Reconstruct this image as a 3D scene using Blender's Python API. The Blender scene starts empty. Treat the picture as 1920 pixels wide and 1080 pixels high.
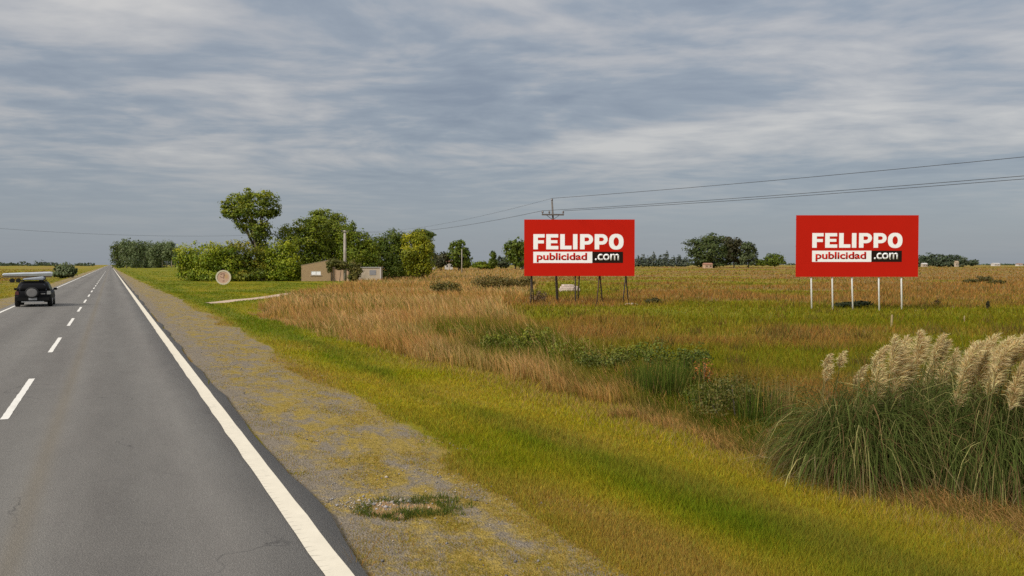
import bpy, bmesh, math
import numpy as np
from mathutils import Vector, Matrix

# ------------------------------------------------------------------ camera, world, sun, exposure
S = bpy.context.scene
COL = S.collection
FPX, CAMH = 1600.0, 2.6
PITCH = math.atan((540 - 496) / FPX)
PSI = math.atan((960 - 207) / FPX)           # heading of the road, left of the view direction
CP, SP = math.cos(PSI), math.sin(PSI)

cam_d = bpy.data.cameras.new('camera')
cam_d.sensor_width = 36.0
cam_d.lens = 36.0 * FPX / 1920.0
cam_d.clip_start, cam_d.clip_end = 0.1, 20000
cam = bpy.data.objects.new('camera', cam_d)
cam.location = (0, 0, CAMH)
cam.rotation_euler = (math.pi / 2 - PITCH, 0, 0)
COL.objects.link(cam)
S.camera = cam

SUN_DIR = Vector((-0.62, -0.55, 0.62)).normalized()     # towards the sun: behind the camera, to the left
SUN_EL = math.asin(SUN_DIR.z)
SUN_AZ = math.atan2(SUN_DIR.x, SUN_DIR.y)
sun_d = bpy.data.lights.new('sun', 'SUN')
sun_d.energy, sun_d.angle, sun_d.color = 1.5, math.radians(20), (1.0, 0.935, 0.85)
sun = bpy.data.objects.new('sun', sun_d)
sun.rotation_euler = SUN_DIR.to_track_quat('Z', 'Y').to_euler()
sun.location = (-30, -30, 60)
COL.objects.link(sun)

S.view_settings.view_transform = 'Standard'
S.view_settings.look = 'None'
S.view_settings.exposure = 1.25
S.view_settings.gamma = 1.0
S.view_settings.use_curve_mapping = False


class NT:
    """short hand for building node trees"""
    def __init__(self, tree):
        self.t = tree
        tree.nodes.clear()

    def n(self, typ, inp=None, **kw):
        nd = self.t.nodes.new(typ)
        for k, v in kw.items():
            setattr(nd, k, v)
        for k, v in (inp or {}).items():
            self.put(nd, k, v)
        return nd

    def put(self, nd, k, v):
        s = nd.inputs[k]
        if hasattr(v, 'default_value') or hasattr(v, 'is_linked'):
            self.t.links.new(v, s)
        elif hasattr(v, 'outputs'):
            self.t.links.new(v.outputs[0], s)
        else:
            if isinstance(v, (tuple, list)) and s.type == 'RGBA' and len(v) == 3:
                v = (*v, 1.0)
            s.default_value = v

    def math(self, op, a, b=0.0, c=None, clamp=False):
        d = {0: a, 1: b}
        if c is not None:
            d[2] = c
        return self.n('ShaderNodeMath', d, operation=op, use_clamp=clamp).outputs[0]

    def mix(self, f, a, b, blend='MIX'):
        nd = self.n('ShaderNodeMix', data_type='RGBA', blend_type=blend)
        self.put(nd, 0, f); self.put(nd, 6, a); self.put(nd, 7, b)
        return nd.outputs[2]

    def ramp(self, f, stops):
        nd = self.n('ShaderNodeValToRGB', {0: f})
        cr = nd.color_ramp
        while len(cr.elements) < len(stops):
            cr.elements.new(0.5)
        for e, (p, c) in zip(cr.elements, stops):
            e.position = p
            e.color = (c, c, c, 1) if isinstance(c, (int, float)) else (*c, 1)
        return nd.outputs[0]

    def noise(self, vec, scale, detail=4, rough=0.55, dist=0.0, lac=2.0):
        return self.n('ShaderNodeTexNoise', {'Vector': vec, 'Scale': scale, 'Detail': detail, 'Roughness': rough,
                                             'Lacunarity': lac, 'Distortion': dist}).outputs[0]

    def scale(self, vec, sx, sy, sz=1.0, loc=(0, 0, 0), rot=(0, 0, 0)):
        return self.n('ShaderNodeMapping', {'Vector': vec, 'Location': loc, 'Rotation': rot, 'Scale': (sx, sy, sz)}).outputs[0]


world = bpy.data.worlds.new('World')
S.world = world
world.use_nodes = True
W = NT(world.node_tree)
tc = W.n('ShaderNodeTexCoord')
dirv = tc.outputs['Generated']
sky = W.n('ShaderNodeTexSky', sky_type='NISHITA', sun_disc=False, sun_elevation=SUN_EL, sun_rotation=SUN_AZ)
sep = W.n('ShaderNodeSeparateXYZ', {0: dirv})
zc = W.math('MAXIMUM', sep.outputs[2], 0.0)
den = W.math('ADD', zc, 0.055)
px_ = W.math('DIVIDE', sep.outputs[0], den)
py_ = W.math('DIVIDE', sep.outputs[1], den)
pl = W.n('ShaderNodeCombineXYZ', {0: px_, 1: py_, 2: 0.0}).outputs[0]
# broad sheets, streaks and fine ripples of a stratocumulus deck lying on a plane high above
wrp = W.n('ShaderNodeVectorMath', {0: W.n('ShaderNodeTexNoise', {'Vector': pl, 'Scale': .35, 'Detail': 2.0}).outputs['Color'], 1: (.5, .5, .5)}, operation='SUBTRACT').outputs[0]
wrp = W.n('ShaderNodeVectorMath', {0: wrp, 3: 1.5}, operation='SCALE').outputs[0]
plw = W.n('ShaderNodeVectorMath', {0: pl, 1: wrp}, operation='ADD').outputs[0]
c1 = W.noise(W.scale(plw, 0.36, 0.26, 1, (3.9, 1.7, 0), (0, 0, -0.25)), 1.0, 3, 0.5, 0.4)
c2 = W.noise(W.scale(plw, 1.15, 1.05, 1, (7.7, 2.2, 0), (0, 0, -0.2)), 1.0, 5, 0.52, 0.2)
c3 = W.noise(W.scale(plw, 3.3, 4.0, 1, (1.3, 9.2, 0), (0, 0, -0.1)), 1.0, 6, 0.56, 0.12)
cs = W.math('ADD', W.math('MULTIPLY', c1, 1.20), W.math('ADD', W.math('MULTIPLY', c2, 1.0), W.math('MULTIPLY', c3, 0.75)))
cs = W.math('SUBTRACT', cs, 1.43)                                  # about zero mean
# towards the horizon the deck merges into one grey-blue veil
veil = W.n('ShaderNodeMapRange', {0: zc, 1: 0.035, 2: 0.15, 3: 0.10, 4: 1.0}, interpolation_type='SMOOTHSTEP').outputs[0]
cs = W.math('MULTIPLY', cs, veil)
lift = W.n('ShaderNodeMapRange', {0: zc, 1: 0.02, 2: 0.24, 3: -0.10, 4: 0.10}, interpolation_type='SMOOTHSTEP').outputs[0]
cs = W.math('ADD', cs, lift)
cl = W.ramp(W.math('ADD', W.math('MULTIPLY', cs, 1.02), 0.5),
            [(0.18, (0.98, 1.14, 1.40)), (0.42, (1.26, 1.42, 1.64)), (0.62, (1.78, 1.81, 1.89)), (0.92, (2.46, 2.40, 2.33))])
# an overcast sky brightens towards the zenith
zen = W.math('ADD', 1.0, W.math('MULTIPLY', W.math('POWER', zc, 1.3), 1.1))
cl = W.n('ShaderNodeVectorMath', {0: cl, 3: zen}, operation='SCALE').outputs[0]
skycol = W.mix(0.93, sky.outputs[0], cl)
bg = W.n('ShaderNodeBackground', {'Color': skycol, 'Strength': 0.085})
W.n('ShaderNodeOutputWorld', {0: bg})

# ------------------------------------------------------------------ helpers
RNG = np.random.default_rng(11)


def unproj(u, v, Y):
    """world point on the ray through photo pixel (u, v) at forward distance Y"""
    dx, dy = (u - 960) / FPX, -(v - 540) / FPX
    fy = math.cos(PITCH) + dy * math.sin(PITCH)
    fz = -math.sin(PITCH) + dy * math.cos(PITCH)
    t = Y / fy
    return np.array([dx * t, Y, CAMH + fz * t])


def proj(x, y, z):
    dz = z - CAMH
    d = y * math.cos(PITCH) - dz * math.sin(PITCH)
    up = y * math.sin(PITCH) + dz * math.cos(PITCH)
    d = np.where(d > 0.05, d, 0.05)
    return 960 + FPX * x / d, 540 - FPX * up / d


def lat_s(x, y):
    return x * CP + y * SP, -x * SP + y * CP


def from_ls(lat, s):
    return lat * CP - s * SP, lat * SP + s * CP


def vnoise(x, y, seed=0):
    x = np.asarray(x, float); y = np.asarray(y, float)
    xi = np.floor(x).astype(np.int64); yi = np.floor(y).astype(np.int64)
    fx = x - xi; fy = y - yi
    fx = fx * fx * (3 - 2 * fx); fy = fy * fy * (3 - 2 * fy)

    def h(a, b):
        k = (a * 374761393 + b * 668265263 + seed * 1442695041) & 0xFFFFFFFF
        k = ((k ^ (k >> 13)) * 1274126177) & 0xFFFFFFFF
        k = ((k ^ (k >> 16)) * 2246822519) & 0xFFFFFFFF
        return (k & 0xFFFFFF) / float(0xFFFFFF)
    return ((h(xi, yi) * (1 - fx) + h(xi + 1, yi) * fx) * (1 - fy) + (h(xi, yi + 1) * (1 - fx) + h(xi + 1, yi + 1) * fx) * fy)


def fbm(x, y, seed=0, o=4):
    a, t, r = 0.5, 0.0, 0.0
    for i in range(o):
        r = r + a * vnoise(x * 2 ** i, y * 2 ** i, seed + i * 17)
        t += a
        a *= 0.5
    return r / t


def sstep(a, b, x):
    t = np.clip((x - a) / (b - a), 0, 1)
    return t * t * (3 - 2 * t)


LX = [-400, -60, -30, -16, -12, -9, -6.3, 1.9, 3.0, 4.8, 7.2, 8.2, 9.4, 11.0, 13, 16, 30]
LZ = [.3, -.1, -.15, -.2, -.35, -.2, -.03, -.03, -.05, -.08, -.15, -.20, -.34, -.34, -.20, -.13, -.08]
LZF = [.3, -.1, -.15, -.2, -.3, -.2, -.03, -.03, -.05, -.07, -.10, -.10, -.10, -.10, -.10, -.10, -.08]


def gh(x, y):
    lat, s = lat_s(np.asarray(x, float), np.asarray(y, float))
    f = sstep(48, 62, s)
    z = np.interp(lat, LX, LZ) * (1 - f) + np.interp(lat, LX, LZF) * f
    off = sstep(3.4, 7, lat) + sstep(7.5, 12, -lat)
    z = z + off * (0.10 * (fbm(lat * .25, s * .25, 3) - .5) + 0.20 * (fbm(lat * .045, s * .045, 5) - .5) * sstep(12, 20, np.abs(lat)))
    z = z + 1.25 * sstep(150, 480, np.hypot(x, y)) * sstep(14, 60, lat)
    return z


def gz(x, y):
    return float(gh(np.array([x]), np.array([y]))[0])


def ground_at(u, v):
    dx, dy = (u - 960) / FPX, -(v - 540) / FPX
    fy = math.cos(PITCH) + dy * math.sin(PITCH)
    fz = -math.sin(PITCH) + dy * math.cos(PITCH)
    z = -0.1
    for _ in range(40):
        t = (z - CAMH) / fz
        z = 0.5 * z + 0.5 * gz(dx * t, fy * t)
    t = (z - CAMH) / fz
    return np.array([dx * t, fy * t, z])


def in_poly(px, py, poly):
    inside = np.zeros(px.shape, bool)
    n = len(poly)
    for i in range(n):
        x1, y1 = poly[i]; x2, y2 = poly[(i + 1) % n]
        c = ((y1 > py) != (y2 > py)) & (px < (x2 - x1) * (py - y1) / ((y2 - y1) if y2 != y1 else 1e-9) + x1)
        inside ^= c
    return inside


# ---- objects
def link(name, data, parent=None):
    o = bpy.data.objects.new(name, data)
    COL.objects.link(o)
    if parent is not None:
        o.parent = parent
    return o


def tag(o, label=None, cat=None, group=None, kind=None):
    if label: o['label'] = label
    if cat: o['category'] = cat
    if group: o['group'] = group
    if kind: o['kind'] = kind
    return o


def empty(name, loc, rz=0.0, label=None, cat=None, group=None):
    o = link(name, None)
    o.empty_display_size = 0.3
    o.location = loc
    o.rotation_euler = (0, 0, rz)
    return tag(o, label, cat, group)


def np_mesh(name, verts, faces, col=None, attrs=None, smooth=True):
    """verts (N,3); faces (M,k) of one k"""
    verts = np.asarray(verts, np.float32); faces = np.asarray(faces, np.int32)
    m = bpy.data.meshes.new(name)
    k = faces.shape[1]; M = faces.shape[0]
    m.vertices.add(len(verts)); m.vertices.foreach_set('co', verts.ravel())
    m.loops.add(M * k); m.loops.foreach_set('vertex_index', faces.ravel())
    m.polygons.add(M)
    m.polygons.foreach_set('loop_start', np.arange(0, M * k, k, dtype=np.int32))
    if not smooth:
        m.polygons.foreach_set('use_smooth', np.zeros(M, bool))
    m.update(calc_edges=True)
    if col is not None:
        a = m.attributes.new('col', 'FLOAT_COLOR', 'POINT')
        c = np.ones((len(verts), 4), np.float32); c[:, :3] = col
        a.data.foreach_set('color', c.ravel())
    for nme, val in (attrs or {}).items():
        a = m.attributes.new(nme, 'FLOAT', 'POINT')
        a.data.foreach_set('value', np.asarray(val, np.float32))
    return m


class MB:
    """collects solid shapes and builds ONE mesh object"""
    def __init__(self):
        self.v, self.f = [], []

    def raw(self, vs, fs):
        o = len(self.v)
        self.v += [tuple(map(float, p)) for p in vs]
        self.f += [tuple(i + o for i in f) for f in fs]
        return self

    def box(self, c, s, rot=None, taper=1.0):
        hx, hy, hz = s[0] / 2, s[1] / 2, s[2] / 2
        vs = [Vector((sx * hx * (taper if sz > 0 else 1), sy * hy * (taper if sz > 0 else 1), sz * hz)) for sz in (-1, 1) for sy in (-1, 1) for sx in (-1, 1)]
        if rot is not None:
            vs = [rot @ p for p in vs]
        vs = [p + Vector(c) for p in vs]
        return self.raw(vs, [(0, 2, 3, 1), (4, 5, 7, 6), (0, 1, 5, 4), (2, 6, 7, 3), (0, 4, 6, 2), (1, 3, 7, 5)])

    def tube(self, pts, rad, n=8, cap=True):
        pts = [Vector(p) for p in pts]
        if not isinstance(rad, (list, tuple)):
            rad = [rad] * len(pts)
        rings = []
        for i, p in enumerate(pts):
            a = pts[max(i - 1, 0)]; b = pts[min(i + 1, len(pts) - 1)]
            d = (b - a).normalized()
            ref = Vector((0, 0, 1)) if abs(d.z) < 0.9 else Vector((1, 0, 0))
            ux = d.cross(ref).normalized(); uy = d.cross(ux).normalized()
            rings.append([p + (ux * math.cos(t) + uy * math.sin(t)) * rad[i] for t in [2 * math.pi * j / n for j in range(n)]])
        return self.loft(rings, cap)

    def loft(self, rings, cap=True):
        n = len(rings[0])
        vs = [p for r in rings for p in r]
        fs = []
        for i in range(len(rings) - 1):
            for j in range(n):
                k = (j + 1) % n
                fs.append((i * n + j, i * n + k, (i + 1) * n + k, (i + 1) * n + j))
        if cap:
            fs.append(tuple(range(n - 1, -1, -1)))
            fs.append(tuple(range((len(rings) - 1) * n, len(rings) * n)))
        return self.raw(vs, fs)

    def poly(self, pts2, y0, y1):
        """prism: outline in x,z from y0 (front) to y1"""
        n = len(pts2)
        return self.loft([[(p[0], y0, p[1]) for p in pts2], [(p[0], y1, p[1]) for p in pts2]])

    def ring(self, outer, inner, y0, y1):
        """plate with a hole, front at y0"""
        n = len(outer)
        vs = [(p[0], y0, p[1]) for p in outer] + [(p[0], y0, p[1]) for p in inner] + [(p[0], y1, p[1]) for p in outer] + [(p[0], y1, p[1]) for p in inner]
        fs = []
        for i in range(n):
            j = (i + 1) % n
            fs += [(i, j, n + j, n + i), (2 * n + i, 3 * n + i, 3 * n + j, 2 * n + j), (i, 2 * n + i, 2 * n + j, j), (n + i, n + j, 3 * n + j, 3 * n + i)]
        return self.raw(vs, fs)

    def mesh(self, name, mat, smooth=False, bevel=0.0):
        m = bpy.data.meshes.new(name)
        m.from_pydata(self.v, [], self.f)
        bm = bmesh.new(); bm.from_mesh(m)
        bmesh.ops.recalc_face_normals(bm, faces=bm.faces)
        if bevel:
            bmesh.ops.bevel(bm, geom=list(bm.edges), offset=bevel, segments=2, affect='EDGES', clamp_overlap=True)
        bm.to_mesh(m); bm.free()
        m.polygons.foreach_set('use_smooth', [smooth] * len(m.polygons))
        m.materials.append(mat)
        return m

    def build(self, name, mat, parent=None, smooth=False, bevel=0.0):
        return link(name, self.mesh(name, mat, smooth, bevel), parent)


def circ(r, n=24, cx=0.0, cz=0.0, rz=None):
    rz = r if rz is None else rz
    return [(cx + r * math.cos(2 * math.pi * i / n), cz + rz * math.sin(2 * math.pi * i / n)) for i in range(n)]


# ---- materials
def mat(name, col, rough=0.6, metal=0.0, vary=0.0, vscale=6.0, spec=0.4, bump=0.0, grime=None, gscale=1.5, coat=0.0):
    m = bpy.data.materials.new(name); m.use_nodes = True
    t = NT(m.node_tree)
    tc = t.n('ShaderNodeTexCoord').outputs['Object']
    c = tuple(col)
    if vary:
        nz = t.noise(tc, vscale, 5, 0.6)
        f = t.n('ShaderNodeMapRange', {0: nz, 1: 0.25, 2: 0.75, 3: 1 - vary, 4: 1 + vary}).outputs[0]
        c = t.n('ShaderNodeVectorMath', {0: c, 3: f}, operation='SCALE').outputs[0]
    if grime is not None:
        g = t.ramp(t.noise(t.scale(tc, 1, 1, 0.35), gscale, 6, 0.65), [(0.5, 0.0), (0.75, 0.75)])
        c = t.mix(g, c if not isinstance(c, tuple) else (*c, 1), (*grime, 1))
    d = {'Base Color': c, 'Roughness': rough, 'Metallic': metal, 'Specular IOR Level': spec, 'Coat Weight': coat}
    if bump:
        d['Normal'] = t.n('ShaderNodeBump', {'Strength': bump, 'Distance': 0.02, 'Height': t.noise(tc, vscale * 4, 5, 0.6)}).outputs[0]
    t.n('ShaderNodeOutputMaterial', {0: t.n('ShaderNodeBsdfPrincipled', d)})
    return m


def plant_mat(name, trans=0.3, rough=0.65, spec=0.15):
    m = bpy.data.materials.new(name); m.use_nodes = True
    t = NT(m.node_tree)
    c = t.n('ShaderNodeAttribute', attribute_name='col').outputs['Color']
    p = t.n('ShaderNodeBsdfPrincipled', {'Base Color': c, 'Roughness': rough, 'Specular IOR Level': spec})
    tr = t.n('ShaderNodeBsdfTranslucent', {'Color': c})
    t.n('ShaderNodeOutputMaterial', {0: t.n('ShaderNodeMixShader', {0: trans, 1: p, 2: tr})})
    return m


M_GRASS = plant_mat('grass_blades', 0.40, .8, .08)
M_LEAF = plant_mat('leaves', 0.25, 0.55, 0.25)
M_BARK = mat('bark', (0.10, 0.08, 0.06), 0.9, vary=0.35, vscale=3, bump=0.5)
M_BARKP = mat('pale_bark', (0.30, 0.27, 0.22), 0.9, vary=0.25, vscale=2, bump=0.3)

# ------------------------------------------------------------------ ground cover map (metres; shared by the ground and the grasses)
TALL_POLY = [(478, 594), (488, 578), (545, 556), (620, 538), (700, 522), (760, 512), (1000, 508), (1010, 535), (985, 560), (945, 570), (950, 590),
             (1000, 620), (1060, 655), (1150, 700), (900, 690), (780, 672), (690, 648), (600, 622), (520, 602)]
DRY_SPOTS = [  # photo pixel ellipses on the ground: u, v, ru, rv, weight  (+ dry straw, - green)
    (700, 560, 220, 40, 1.0), (1480, 645, 170, 32, 0.85), (1230, 610, 260, 14, 0.35), (1060, 585, 130, 14, .5), (1820, 548, 260, 26, 1.1), (1700, 515, 600, 12, .8),
    (1330, 545, 140, 10, .55), (1560, 535, 200, 14, .5), (900, 520, 200, 14, .8), (1090, 548, 120, 22, -.8), (1030, 590, 70, 12, -1), (1300, 575, 300, 10, -.6),
    (1300, 590, 300, 9, -.55), (1700, 600, 330, 18, -1.3), (1450, 592, 200, 12, -.8), (1900, 610, 300, 22, -1.0), (1250, 530, 200, 14, -.35), (880, 548, 90, 8, -.6)]
WEED_SPOTS = [(960, 655, 95, 30), (1060, 665, 90, 30), (1150, 695, 100, 34), (1260, 735, 90, 40), (1350, 760, 80, 44), (1430, 790, 70, 46), (870, 625, 80, 14)]


def cover(x, y):
    """gravel, dry, lush in 0..1, height in metres, and region code: 0 bare/road, 1 short verge, 2 tall straw, 3 field"""
    lat, s = lat_s(x, y)
    n1 = fbm(lat * .9, s * .35, 21); n2 = fbm(lat * .35, s * .12, 31); n3 = fbm(x * .12, y * .12, 41); n4 = fbm(x * 1.5, y * 1.5, 51)
    u, v = proj(x, y, np.full_like(x, -0.15))
    # ---- gravel shoulders
    edge = np.interp(s, [0, 8, 15, 22, 45, 70, 140, 400], [3.9, 3.9, 4.3, 4.3, 4.8, 4.8, 4.2, 3.2])
    gr = 1 - sstep(edge - .6, edge + .5, lat + (n1 - .5) * 1.6)
    gl = 1 - sstep(7.0, 8.4, -lat + (n1 - .5) * 1.4)
    gravel = np.where(lat > -2, gr, gl)
    # ---- tall straw strip at the ditch
    bound = np.interp(s, [0, 7, 12, 18, 26, 40, 48, 52], [8.1, 7.9, 8.7, 9.1, 8.1, 7.4, 7.3, 8.5]) + (n1 - .5) * 1.4 + (n4 - .5) * 1.3 + (vnoise(x * 4, y * 4, 77) - .5) * .6
    strip = (lat > bound) & (lat < 12.6 + (n2 - .5) * 4) & (s < 50)
    ju = u + (n1 - .5) * 40; jv = v + (n1 - .5) * 10
    tall = strip | (in_poly(ju, jv, TALL_POLY) & (y > 3))
    dryf = np.full_like(x, 0.36) + (n3 - .5) * 2.7 + (fbm(x * .03, y * .03, 61) - .5) * 1.6 + (fbm(x * .35, y * .35, 63) - .5) * .8
    for (cu, cv, ru, rv, w) in DRY_SPOTS:
        q = ((u - cu) / ru) ** 2 + ((v - cv) / rv) ** 2
        dryf = dryf + w * 0.75 * np.exp(-q)
    farz = sstep(120, 260, y)
    dryf = dryf - farz * 0.02
    dryf = np.clip(dryf, 0, 1)
    weed = np.zeros_like(x)
    for (cu, cv, ru, rv) in WEED_SPOTS:
        weed = np.maximum(weed, np.exp(-(((u - cu) / ru) ** 2 + ((v - cv) / rv) ** 2) * 1.2))
    weed = weed * (y > 2)
    # ---- verge tint: green bands and a straw-coloured streak beside the gravel
    band = np.exp(-((lat - (edge + .75) - (n2 - .5) * 1.2) / .55) ** 2) * sstep(11, 6, s - 0) * 0.9
    vdry = np.clip(0.22 + (n1 - .5) * 1.1 + band + (1 - sstep(edge - .2, edge + .8, lat)) * .45, 0, 1)
    lush = np.clip(0.30 + (n2 - .5) * 1.6 + 0.60 * np.exp(-((lat - 6.15 - (n2 - .5) * 1.4 - (n1 - .5) * .8) / .48) ** 2) + 0.5 * sstep(24, 45, s) - vdry * .4, 0, 1)
    lawn = (lat > 0) & (v < 620) & ~tall & (lat < 60) & (s > 50) & (u < 720)
    verge = ((lat > 1.9) & (lat <= bound) & (s < 50)) | lawn | ((lat < -5.8) & (lat > -15))
    region = np.where(tall, 2, np.where(verge, 1, 3))
    road = (lat > -5.85) & (lat < 1.93 + .12 * (n4 - .5))
    region = np.where(road, 0, region)
    dry = np.where(region == 1, vdry * np.where(lawn | (lat < -5), .55, 1), np.where(region == 2, np.clip(1.05 - weed * 1.3 + (n4 - .5) * .5 - .35 * (n3 < .42), 0, 1), dryf))
    lush = np.where(region == 1, lush, np.where(region == 2, weed, np.clip(.55 - dryf + (n1 - .5), 0, 1)))
    gravel = np.where((region == 1) & (np.abs(lat) < 9) & ~(lawn & (lat > edge + 1.2)), gravel, 0)
    ht = np.where(region == 1, (.035 + .04 * lush + .02 * n4) * (1 - .55 * np.clip(gravel, 0, 1)), np.where(region == 2, .50 + .35 * n1, .10 + .20 * n3 + .10 * dryf))
    low = 1 - .62 * (1 - sstep(11, 22, s)) * (lat < 14)
    ht = np.where(region == 2, ht * low, ht)
    ht = np.where((region == 1) & (gravel > .5), .02, ht)
    return gravel, dry, lush, weed, ht, region, lat, s, u, v, n1, n2, n3, n4


# the grass-fringed bare patch on the shoulder
PATCH = ground_at(778, 952)
DRIVE = [ground_at(u, v) for u, v in ((388, 569), (412, 567), (445, 563), (480, 560), (510, 556), (545, 550))]

# ------------------------------------------------------------------ ground sheet
def geo(a, b, step, grow):
    r, d = [a], step
    while r[-1] < b:
        r.append(r[-1] + d); d *= grow
    return r


lats = sorted(set([round(-p, 3) for p in geo(17, 6000, 1.2, 1.10)] + [round(p, 3) for p in np.arange(-16, -5.2, .5)] + list(np.arange(-5, 1.6, 1.0)) +
                  [round(p, 3) for p in np.arange(1.6, 15, .16)] + [round(p, 3) for p in geo(15.1, 7000, .4, 1.05)]))
ss = sorted(set([round(-p, 3) for p in geo(1, 600, .8, 1.25)] + [round(p, 3) for p in geo(0, 7000, .22, 1.022)]))
A, B = np.meshgrid(np.array(lats), np.array(ss))
gx, gy = from_ls(A.ravel(), B.ravel())
gzv = gh(gx, gy)
g_, d_, l_, w_, h_, r_, *_ = cover(gx, gy)
pd = ((lat_s(gx - PATCH[0], gy - PATCH[1])[0]) / .55) ** 2 + ((lat_s(gx - PATCH[0], gy - PATCH[1])[1]) / .42) ** 2
nl, ns = len(lats), len(ss)
ii, jj = np.meshgrid(np.arange(ns - 1), np.arange(nl - 1), indexing='ij')
q0 = (ii * nl + jj).ravel()
faces = np.stack([q0, q0 + 1, q0 + nl + 1, q0 + nl], 1)
gm = np_mesh('ground', np.stack([A.ravel(), B.ravel(), gzv], 1), faces,
             attrs={'gravel': g_, 'dry': d_, 'lush': l_, 'tall': (r_ == 2) * 1.0, 'field': (r_ == 3) * 1.0, 'farness': .05 * sstep(12, 28, np.abs(B.ravel())) + .14 * (1 - sstep(2.1, 2.9, np.abs(A.ravel())))})

m = bpy.data.materials.new('ground_soil'); m.use_nodes = True
t = NT(m.node_tree)
oc = t.n('ShaderNodeTexCoord').outputs['Object']


def att(n):
    return t.n('ShaderNodeAttribute', attribute_name=n).outputs['Fac']


nA = t.noise(oc, 0.9, 6, 0.65)
nB = t.noise(oc, 14.0, 5, 0.7)
nC = t.noise(oc, 75.0, 4, 0.7)
nD = t.noise(t.scale(oc, 1, .45), 3.0, 6, 0.7, 0.4)
fine = t.n('ShaderNodeMapRange', {0: t.math('ADD', t.math('MULTIPLY', nB, .55), t.math('MULTIPLY', nC, .45)), 1: .28, 2: .72, 3: .55, 4: 1.45}).outputs[0]
green = t.mix(att('lush'), (0.260, 0.205, 0.008, 1), (0.130, 0.150, 0.006, 1))
straw = t.mix(nA, (0.265, 0.170, 0.058, 1), (0.205, 0.130, 0.040, 1))
veg = t.mix(t.ramp(t.math('ADD', att('dry'), t.math('MULTIPLY', t.math('SUBTRACT', nD, .5), 1.0)), [(.25, 0.0), (.75, 1.0)]), green, straw)
moss = t.mix(t.ramp(nB, [(.3, 0.0), (.7, 1.0)]), (0.235, 0.170, 0.026, 1), (0.340, 0.240, 0.065, 1))
stone = t.n('ShaderNodeTexVoronoi', {'Vector': oc, 'Scale': 42.0})
stonec = t.mix(stone.outputs['Color'], (0.150, 0.122, 0.088, 1), (0.275, 0.228, 0.168, 1))
dust = t.mix(t.ramp(nA, [(.35, 0.0), (.65, 1.0)]), stonec, (0.235, 0.200, 0.150, 1))
stonec = t.mix(.45, stonec, dust)
# moss and creeping grass over the gravel
cov = t.math('ADD', t.math('MULTIPLY', t.math('SUBTRACT', nD, att('farness')), 1.0), t.math('ADD', t.math('MULTIPLY', nB, .35), t.math('MULTIPLY', nA, .5)))
cov = t.ramp(cov, [(.80, 0.0), (.99, 1.0)])
shoulder = t.mix(cov, stonec, moss)
gfac = t.ramp(t.math('ADD', att('gravel'), t.math('MULTIPLY', t.math('SUBTRACT', nD, .5), .9)), [(.4, 0.0), (.6, 1.0)])
base = t.mix(gfac, veg, shoulder)
base = t.n('ShaderNodeVectorMath', {0: base, 3: fine}, operation='SCALE').outputs[0]
bmp = t.n('ShaderNodeBump', {'Strength': .9, 'Distance': .03, 'Height': t.math('ADD', t.math('MULTIPLY', nB, .6), t.math('MULTIPLY', stone.outputs['Distance'], .6))})
t.n('ShaderNodeOutputMaterial', {0: t.n('ShaderNodeBsdfPrincipled', {'Base Color': base, 'Roughness': .95, 'Specular IOR Level': .15, 'Normal': bmp.outputs[0]})})
gm.materials.append(m)
ground = link('ground', gm)
ground.rotation_euler = (0, 0, PSI)
tag(ground, 'flat plain of verge grass, gravel shoulder and dry field', kind='structure')

# ------------------------------------------------------------------ road
def strip_mesh(name, l0, l1, s0, s1, z, mat_, parent=None, step=.5, grow=1.03, jl=None, jr=None, nx=2, thick=0.0, smax=6000):
    sv = [s for s in geo(s0, s1, step, grow)]
    sv[-1] = s1
    V, F = [], []
    for i, s in enumerate(sv):
        a = l0 + (jl(s) if jl else 0); b = l1 + (jr(s) if jr else 0)
        for j in range(nx):
            V.append((a + (b - a) * j / (nx - 1), s, z))
    for i in range(len(sv) - 1):
        for j in range(nx - 1):
            q = i * nx + j
            F.append((q, q + 1, q + nx + 1, q + nx))
    if thick:                                    # skirts down into the ground
        o = len(V)
        for i in range(len(sv)):
            V.append((V[i * nx][0] - .01, V[i * nx][1], z - thick)); V.append((V[i * nx + nx - 1][0] + .03, V[i * nx][1], z - thick))
        for i in range(len(sv) - 1):
            F.append((i * nx, i * nx + nx, o + 2 * i + 2, o + 2 * i))
            F.append((i * nx + nx - 1, o + 2 * i + 1, o + 2 * i + 3, i * nx + 2 * nx - 1))
    me = np_mesh(name, np.array(V), np.array(F))
    me.materials.append(mat_)
    ob = link(name, me, parent)
    if parent is None:
        ob.rotation_euler = (0, 0, PSI)
    return ob


m = bpy.data.materials.new('asphalt'); m.use_nodes = True
t = NT(m.node_tree)
oc = t.n('ShaderNodeTexCoord').outputs['Object']
sp = t.n('ShaderNodeSeparateXYZ', {0: oc})
fineA = t.noise(oc, 130, 3, .7)
mid = t.noise(t.scale(oc, 1, .25), 2.2, 6, .65)
big = t.noise(t.scale(oc, 1, .06), .9, 4, .55)
agg = t.n('ShaderNodeTexVoronoi', {'Vector': oc, 'Scale': 70.0})
k = t.math('ADD', t.math('MULTIPLY', t.math('SUBTRACT', fineA, .5), 1.5), t.math('ADD', t.math('MULTIPLY', t.math('SUBTRACT', mid, .5), .42), t.math('MULTIPLY', t.math('SUBTRACT', big, .5), .42)))
k = t.math('ADD', k, t.math('MULTIPLY', t.math('SUBTRACT', agg.outputs['Distance'], .35), .7))


def lane(c0, w, amt):
    d = t.math('DIVIDE', t.math('SUBTRACT', sp.outputs[0], c0), w)
    return t.math('MULTIPLY', t.math('POWER', 2.718, t.math('MULTIPLY', t.math('MULTIPLY', d, d), -1.0)), amt)


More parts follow.
